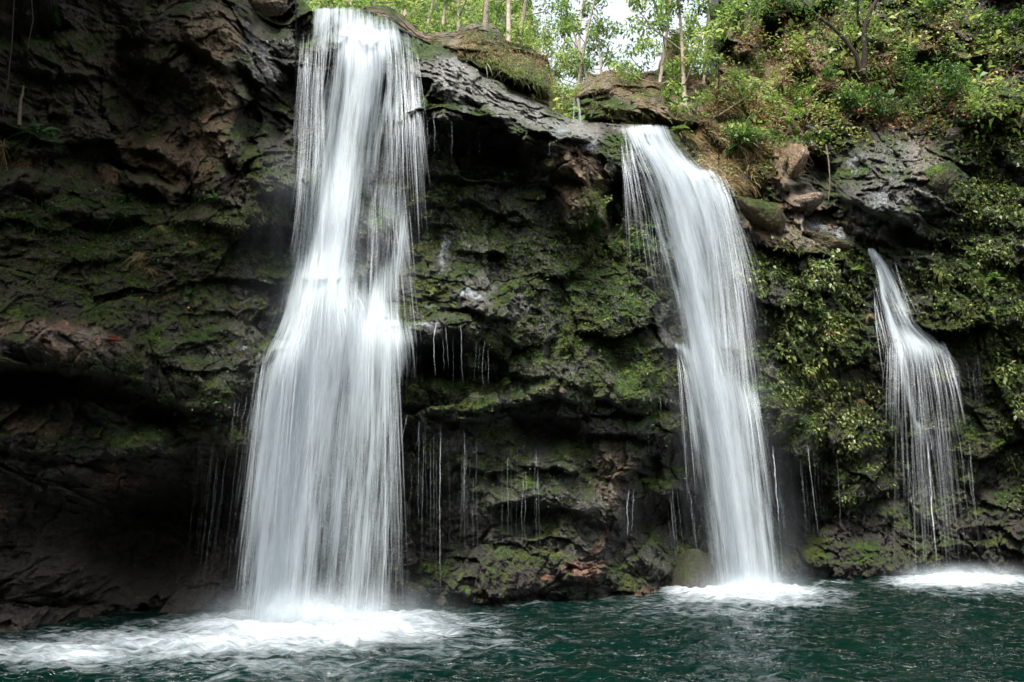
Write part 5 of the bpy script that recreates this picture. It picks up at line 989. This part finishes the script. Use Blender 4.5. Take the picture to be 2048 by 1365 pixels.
# dead stick and hanging vines at the left
def stick(label, pts, r0, r1, mat, name='stick', cat='stick', off=.35):
    pts = np.array(pts, float); S, _ = surf(pts[:, 0], pts[:, 1]); Yc = np.full(len(pts), S[:, 1].min() - off)
    V, Q, _ = tube(at(pts[:, 0], pts[:, 1], Yc), np.linspace(r0, r1, len(pts)), 7, .06)
    tag(link(name, make_mesh(name, V, Q), mat), label, cat)
stick('broken weathered stick standing upright on the left ledge', [(38, 252), (39, 225), (41, 200), (45, 188), (47, 172)], .05, .02, plain('dead_wood', (.05, .035, .02), (.2, .14, .09), 12))
stick('thin dark vine hanging down the rock near the left edge', [(62, -10), (66, 40), (60, 70), (55, 100)], .015, .01, DARKBARK, 'vine', 'vine')
stick('thin reddish vine hanging at the far left, longest', [(28, -10), (24, 80), (16, 160), (6, 230)], .02, .01, DARKBARK, 'vine', 'vine')
stick('hanging root left of the glossy black rock', [(1652, 290), (1657, 320), (1660, 360), (1657, 400)], .03, .012, BARK, 'root', 'root')
# fallen flower on the ledge
S0, _ = surf(232, 690); fl = bpy.data.objects.new('fallen_flower', None); col.objects.link(fl); fl.location = S0[0] + [0, -.12, .05]; tag(fl, 'fallen flower with cream petals and dark red bracts lying on the left ledge', 'flower')
def petals(name, n, L, z, mat, seed):
    r_ = np.random.default_rng(seed); a = np.linspace(0, 2 * np.pi, n, endpoint=False) + r_.normal(size=n) * .2
    D = np.stack([np.cos(a), np.sin(a) * .8 - .2, .3 + 0 * a], -1); V, Q, T = leaves(np.zeros((n, 3)) + [0, 0, z], D, np.repeat([[0, 0, 1.]], n, 0), np.full(n, L), np.full(n, L * .6), np.full(n, .5))
    link(name, leaf_mesh(name, V, Q, T), mat, fl)
petals('petal', 9, .13, .08, CREAM, 1); petals('bract', 10, .17, .0, RED, 2)
n = 34; px, py, _k = sample([(110, 640, 110, 40), (330, 600, 90, 60), (430, 520, 90, 60), (250, 700, 80, 20), (1100, 780, 80, 20), (1560, 1150, 60, 8), (250, 560, 200, 60), (90, 850, 60, 10)], n, 30, -2)
S, Nn = surf(px, py); m_ = len(px)
V, Q, T = leaves(S + Nn * .03, nrm(rng.normal(size=(m_, 3)) * [1, .4, .4]), nrm(Nn + rng.normal(size=(m_, 3)) * .3), rng.uniform(.05, .1, m_), rng.uniform(.03, .06, m_), rng.random(m_))
tag(link('fallen_leaves', leaf_mesh('fallen_leaves', V, Q, T), ORANGE), 'orange and red fallen leaves littering the mossy rock', 'fallen leaves', kind='stuff')

# dark forked tree on the right hillside
def forked():
    S, _ = surf(1720, 150); Yb = S[0, 1] - .5
    r = bpy.data.objects.new('tree', None); col.objects.link(r); r.location = S[0]; tag(r, 'dark bare-limbed forked tree growing out of the right hillside', 'tree')
    inv = -np.array(S[0])
    def tb(pts, r0, r1):
        pts = np.array(pts, float); t = np.linspace(0, 1, len(pts)); return tube(at(pts[:, 0], pts[:, 1], Yb - 1.2 * t) + inv, r0 + (r1 - r0) * t, 7, .05)
    parts = [tb([(1724, 150), (1712, 110), (1690, 80), (1662, 52), (1632, 30), (1606, 4), (1590, -30)], .11, .03), tb([(1728, 150), (1730, 100), (1728, 60), (1742, 20), (1760, -10), (1770, -60)], .13, .06), tb([(1729, 70), (1715, 40), (1716, 0), (1710, -50)], .07, .03),
             tb([(1662, 52), (1650, 20), (1652, -10)], .03, .01), tb([(1742, 20), (1780, -5), (1830, -40)], .04, .02), tb([(1690, 80), (1660, 84), (1630, 76)], .02, .008)]
    link('trunk', make_mesh('trunk', *merge(parts)[:2]), DARKBARK, r)
    c = [(1610, 20), (1640, 10), (1600, -20), (1680, -20), (1720, -20), (1700, 30), (1760, 30), (1790, 0), (1640, 60), (1770, 60), (1840, -30), (1660, 90), (1740, 70), (1700, 0)]
    cs = [at(a, b, Yb - 1 + random.uniform(-.5, .5)) + inv for a, b in c]
    link('crown', leaf_mesh('crown', *leaf_cloud(cs, [.55] * len(cs), 85, .13, tone_c=.6)), LEAF, r)
forked()
# reddish rock pillar beyond the outcrop, and leafy canopy leaning in over the left bank outside the frame
boulder('reddish upright rock pillar behind the trees, right of the bright notch', 1348, 160, 38, 120, 0, .8, 4, 34, .3, .9, .1, Y=31, name='rock_pillar')
